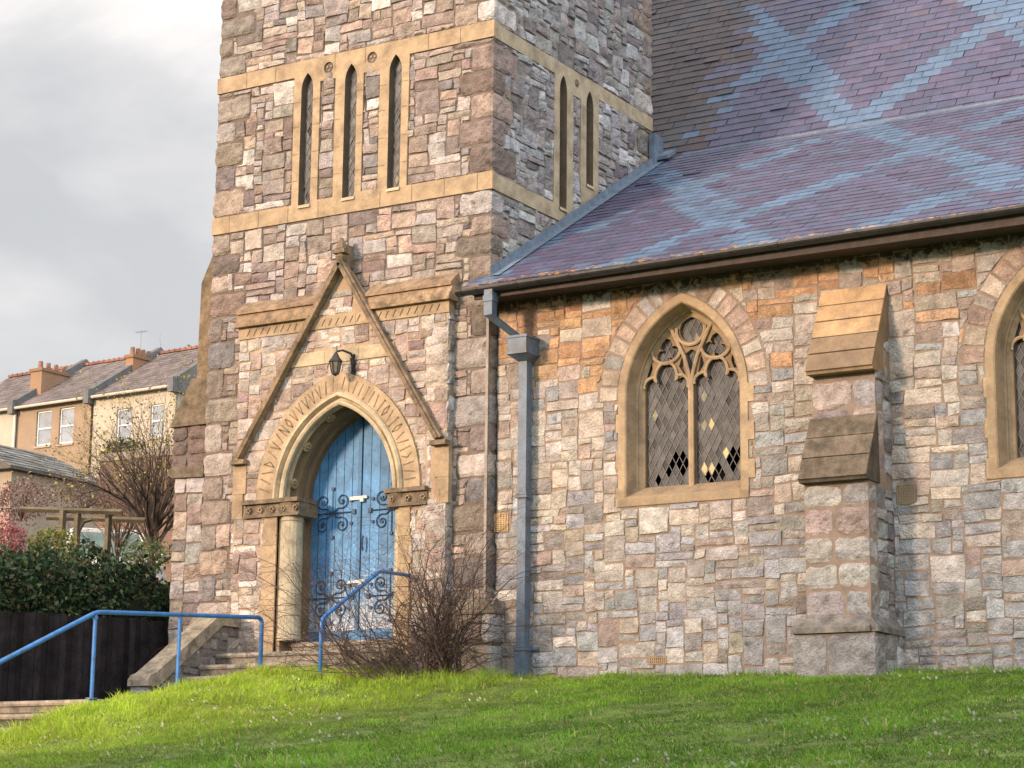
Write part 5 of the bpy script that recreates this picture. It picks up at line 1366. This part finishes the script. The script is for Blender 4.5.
mb = MB(); loft(mb, [ring_(.75, .70, .28, .62), ring_(.68, .82, .22, .72), ring_(.1, .86, .2, .84), ring_(-.5, .87, .2, .93), ring_(-2.2, .87, .2, .95), ring_(-3.2, .85, .25, .94), ring_(-3.4, .76, .32, .80)]); body = mb.build('body', [m_car], car, smooth=False)
mb = MB(); loft(mb, [ring_(-1.0, .56, 1.38, 1.455, .05), ring_(-1.2, .60, 1.38, 1.50, .06), ring_(-2.2, .60, 1.38, 1.52, .06), ring_(-2.75, .56, 1.36, 1.46, .05)])
for sg in (-1, 1):
    for (p, q) in (((-.35, sg*.74, .90), (-1.0, sg*.585, 1.42)), ((-1.75, sg*.80, .92), (-1.75, sg*.61, 1.42)), ((-3.1, sg*.74, .92), (-2.7, sg*.57, 1.42))): mb.tube([cp(*p), cp(*q)], .045, 5)
mb.build('roof', [m_car], car)
mb = MB(); mb.add([cp(-.36, -.70, .90), cp(-.36, .70, .90), cp(-.98, .56, 1.40), cp(-.98, -.56, 1.40)], [(0, 1, 2, 3)]); mb.build('windscreen', [m_teal], car)
for sg in (-1, 1):
    mb = MB(); mb.add([cp(-.40, sg*.76, .92), cp(-3.05, sg*.76, .92), cp(-2.7, sg*.585, 1.42), cp(-1.02, sg*.585, 1.42)], [(0, 1, 2, 3)]); mb.build('side_window', [m_teal], car)
    mb = MB(); mb.tube([cp(.70, sg*.60, .58), cp(.745, sg*.58, .57)], [.11, .09], 10); mb.build('headlight', [m_pane], car)
    mb = MB(); mb.tube([cp(-.55, sg*.86, .95), cp(-.55, sg*.98, 1.0)], [.04, .07], 6); mb.build('mirror', [m_car], car)
    for a_ in (.0, -2.6):
        mb = MB(); mb.tube([cp(a_, sg*.74, .28), cp(a_, sg*.89, .28)], .29, 16); wh_ = mb.build('wheel', [m_tyre], car)
mb = MB(); mb.add([cp(-3.07, -.68, .93), cp(-3.07, .68, .93), cp(-2.73, .55, 1.40), cp(-2.73, -.55, 1.40)], [(0, 1, 2, 3)]); mb.build('rear_window', [m_teal], car)
keep(car)

# houses: a terrace on the hill, each its own thing
HO = np.array([-45.879, 40.995, 0.0]); th = math.radians(-3.1); HU = np.array([math.cos(th), math.sin(th), 0]); HN = np.array([-math.sin(th), math.cos(th), 0]); HZ = np.array([0, 0, 1.0])
def HP_(u, n_, z): return HO+HU*u+HN*n_+HZ*z
def hbox(mb, u0, u1, n0, n1, z0, z1, c):
    M_ = np.eye(4); M_[:3, 0] = HU; M_[:3, 1] = HN; M_[:3, 3] = HO; mb.box((u0, n0, z0), (u1, n1, z1), c, M=M_)
def hprism(mb, poly, u0, u1, c):
    n = len(poly); V = [HP_(u, a, b) for u in (u0, u1) for a, b in poly]
    mb.add(V, [tuple(range(n-1, -1, -1)), tuple(range(n, 2*n))]+[(i, (i+1) % n, (i+1) % n+n, i+n) for i in range(n)], c)
def house(label, u0, u1, wallc, wins, ch, roofc=(.16, .135, .13), ivy=None, seed=0):
    h = empty('terraced_house', label, 'house', tuple(HP_((u0+u1)/2, 0, 9.0)), 'terraced houses on the hill')
    r = np.random.default_rng(seed); ez = 14.62
    mb = MB()
    # front wall with real window openings
    fr = lambda u, v, d: np.array([HP_(a, -c_, b) for a, b, c_ in zip(u, v, d)])
    plate(mb, [(u0, 7.5), (u1, 7.5), (u1, ez), (u0, ez)], [[(a, c_), (b, c_), (b, d_), (a, d_)] for a, b, c_, d_ in wins], fr, -.14, 0, wallc)
    hbox(mb, u0, u0+.2, .001, 7.4, 7.5, ez, wallc); hbox(mb, u1-.2, u1, .001, 7.4, 7.5, ez, wallc); hbox(mb, u0, u1, 7.2, 7.4, 7.5, ez, wallc)
    mb.build('wall', [m_render], h)
    mb = MB(); rz = 17.05; O = HP_(u0, -.22, ez-.03); Sv = HN*3.82+HZ*(rz-ez+.03); ls_ = np.linalg.norm(Sv); Sv = Sv/ls_; Nv = np.cross(HU, Sv)
    slate_roof('r', mb, O, HU, Sv, Nv, u1-u0, ls_, .26, .32, lambda u, s, p, r: (*(np.array(roofc)*r.uniform(.72, 1.25)), 0), seed=seed, liftb=.015)
    hprism(mb, [(-.2, ez-.10), (-.2, ez-.04), (3.6, rz-.02), (7.4, ez), (7.4, ez-.1)], u0, u1, np.array(roofc)*.8)
    rf = mb.build('roof', [m_farroof], h)
    mb = MB()
    for i in range(int((u1-u0)/.3)): a = u0+i*.3; hbox(mb, a+.01, a+.29, 3.48, 3.74, rz-.03, rz+.07, np.array((.24, .11, .085))*r.uniform(.8, 1.2)); hbox(mb, a+.12, a+.17, 3.58, 3.64, rz+.07, rz+.13, (.24, .11, .085))
    mb.build('ridge_tile', [m_terra], rf)
    mb = MB(); hprism(mb, [(-.34, ez-.28), (-.34, ez+.28), (-.1, ez+.34), (3.6, rz+.28), (7.5, ez+.3), (7.5, ez-.1)], u1-.14, u1+.14, (.13, .135, .14)); mb.build('parapet', [m_farroof], h)
    for (a, b, n0, n1, z1, cc) in ch:
        mb = MB(); hbox(mb, a, b, n0, n1, 14.5, z1, cc); hbox(mb, a-.06, b+.06, n0-.06, n1+.06, z1-.14, z1-.02, np.array(cc)*.75); cm_ = mb.build('chimney', [m_render], h)
        mb = MB()
        for k in range(4):
            t = (k+.5)/4; p = HP_((a+b)/2, n0+(n1-n0)*t, z1-.02); mb.tube([p, p+HZ*.34], [.11, .09], 8, (.27, .15, .105))
        mb.build('chimney_pot', [m_terra], cm_)
    mb = MB(); p, q = HP_(u0+.15, -.30, ez-.06), HP_(u1-.15, -.30, ez-.06); mb.tube([p, q], .055, 6, (.55, .50, .42)); mb.build('gutter', [m_render], h)
    for (a, b, c_, d_) in wins:
        mb = MB(); t = .055; zm = (c_+d_)/2
        for (x0, x1, z0, z1) in ((a, a+t, c_, d_), (b-t, b, c_, d_), (a+t, b-t, c_, c_+t+.02), (a+t, b-t, d_-t, d_), (a+t, b-t, zm-.03, zm+.03)): hbox(mb, x0, x1, .07, .13, z0, z1, (1, 1, 1))
        wf = mb.build('window', [m_wframe], h)
        mb = MB(); mb.add([HP_(a, .11, c_), HP_(b, .11, c_), HP_(b, .11, d_), HP_(a, .11, d_)], [(0, 1, 2, 3)], (1, 1, 1)); mb.build('pane', [m_pane], wf)
        mb = MB(); hbox(mb, a-.05, b+.05, -.06, .07, c_-.09, c_-.002, (.40, .33, .26)); mb.build('sill', [m_render], wf)
    return keep(h)
ORAN = (.32, .24, .17); CREAM = (.48, .43, .355)
house('cream rendered house at the far left end of the terrace', -7.0, -2.50, CREAM, [(-4.5, -3.7, 12.9, 14.3)], [])
house('tan rendered house with two white sash windows and a broad chimney', -2.40, 1.78, ORAN, [(-1.28, -.42, 12.93, 14.36), (.02, .84, 12.90, 14.37)], [(-2.75, -2.45+.35, .9, 2.6, 16.45, (.30, .19, .12))])
house('cream rendered house behind the blossoming tree beside the tower', 1.92, 6.30, CREAM, [(3.2, 4.0, 12.7, 14.0), (5.0, 5.7, 12.7, 14.0)], [(1.55, 1.95, 2.0, 3.2, 16.75, (.34, .20, .12)), (6.0, 6.4, 1.6, 3.4, 16.9, (.40, .27, .15))])
mb = MB(); p = HP_(-2.42, -.12, 14.5); mb.tube([p, p+HZ*-.5, p+HZ*-6], .06, 6, (.7, .68, .62)); tag(mb.build('downpipe', [m_render]), 'white downpipe between the cream house and the tan house', 'pipe')
# shed below the terrace
sh = empty('garden_shed', 'old shed with a mossy slate roof below the tan house', 'shed', tuple(atd(40, 500, 50)))
n0 = atd(12, 467, 50); e1_ = at(100, 481, 0, n0[0]); rid0 = np.array([n0[0]-2.0, n0[1]-.2, n0[2]+.95]); rid1 = np.array([n0[0]-2.0, e1_[1]+.2, n0[2]+.95])
mb = MB(); E0 = np.array([n0[0]+.15, n0[1]-.2, n0[2]]); E1 = np.array([n0[0]+.15, e1_[1]+.2, n0[2]])
Uv = (E1-E0)/np.linalg.norm(E1-E0); Sv = rid0-E0; ls_ = np.linalg.norm(Sv); Sv /= ls_; Nv = np.cross(Uv, Sv); Nv = Nv if Nv[2] > 0 else -Nv
slate_roof('r', mb, E0, Uv, Sv, Nv, np.linalg.norm(E1-E0), ls_, .28, .34, lambda u, s, p, r: (*(np.array((.17, .165, .155))*r.uniform(.55, 1.6)), 0), seed=5, liftb=.02)
W0 = np.array([n0[0]-4.1, n0[1]-.2, n0[2]]); mb.prism([(E0[0], E0[2]-.06), (E0[0], E0[2]-.005), (rid0[0], rid0[2]-.01), (W0[0], W0[2])], 1, E0[1], E1[1], (.10, .09, .08))
mb.build('roof', [m_farroof], sh)
mb = MB(); mb.prism([(n0[0], 3.5), (n0[0], n0[2]-.07), (rid0[0], rid0[2]-.10), (W0[0]+.15, n0[2]-.07), (W0[0]+.15, 3.5)], 1, n0[1], e1_[1], (.36, .29, .23)); mb.build('wall', [m_render], sh)
keep(sh)
# brown garden wall
gw = empty('garden_wall', 'brown brick garden wall behind the bare trees', 'wall', tuple(atd(130, 500, 46)))
a, b = atd(100, 463, 46), atd(215, 452, 46); mb = MB(); dd = np.array([-.25, .3, 0])
mb.add([(a[0], a[1], 3), (b[0], b[1], 3), tuple(b), tuple(a), *[tuple(np.array(q)+dd) for q in ((a[0], a[1], 3), (b[0], b[1], 3), b, a)]], [(0, 1, 2, 3), (3, 2, 6, 7), (0, 3, 7, 4), (1, 5, 6, 2)], (.30, .19, .14)); mb.build('wall_body', [m_render], gw)
mb = MB(); mb.tube([tuple(a+[0, 0, .03]+dd/2), tuple(b+[0, 0, .03]+dd/2)], .2, 4, (.33, .26, .19)); mb.build('coping', [m_render], gw); keep(gw)

# house added out of view behind the camera to shade the right lawn and wall
oh = empty('added_shade_house', 'unseen white rendered house added to shade the church lawn and wall', 'house', (-12, -54, -3.4))
ox0, ox1, oy0, oy1, oz = -17.4, 15.7, -58.0, -50.5, 12.0
mb = MB(); wins = [(ox0+1.6+i*3.2, ox0+2.8+i*3.2, z0, z0+1.6) for i in range(9) for z0 in (-.8, 2.6, 6.0)]
plate(mb, [(ox0, -4), (ox1, -4), (ox1, oz), (ox0, oz)], [[(a, c_), (b, c_), (b, d_), (a, d_)] for a, b, c_, d_ in wins], (lambda u, v, d: np.stack([u, oy1+d, v], 1)), -.15, 0, (.6, .58, .54))
mb.box((ox0, oy0, -4), (ox0+.3, oy1-.002, oz), (.6, .58, .54)); mb.box((ox1-.3, oy0, -4), (ox1, oy1-.002, oz), (.6, .58, .54)); mb.box((ox0+.3, oy0, -4), (ox1-.3, oy0+.3, oz), (.6, .58, .54)); mb.build('wall', [m_render], oh)
mb = MB(); mb.prism([(oy0-.3, oz), (oy1+.3, oz), ((oy0+oy1)/2, oz+3.2)], 0, ox0-.2, ox1+.2, (.14, .12, .13)); mb.build('roof', [m_farroof], oh)
for a, b, c_, d_ in wins:
    mb = MB(); mb.box((a, oy1-.14, c_), (b, oy1-.10, d_), (1, 1, 1)); mb.build('window', [m_pane], oh)
keep(oh)
# television aerial on the far terrace
for u_, n_, z_ in ((1.75, 2.6, 16.7),):
    mb = MB(); p = HP_(u_, n_, z_); mb.tube([p, p+HZ*1.15], .012, 3, (.2, .2, .2)); mb.tube([p+HZ*1.1-HU*.3, p+HZ*1.1+HU*.3], .006, 4, (.2, .2, .2))
    for k in range(6): q = p+HZ*1.1+HU*(-.27+.11*k); mb.tube([q-HN*.15, q+HN*.15], .005, 3, (.2, .2, .2))
    tag(mb.build('tv_aerial', [m_render]), 'thin television aerial on the chimney between the tan and cream houses', 'aerial')
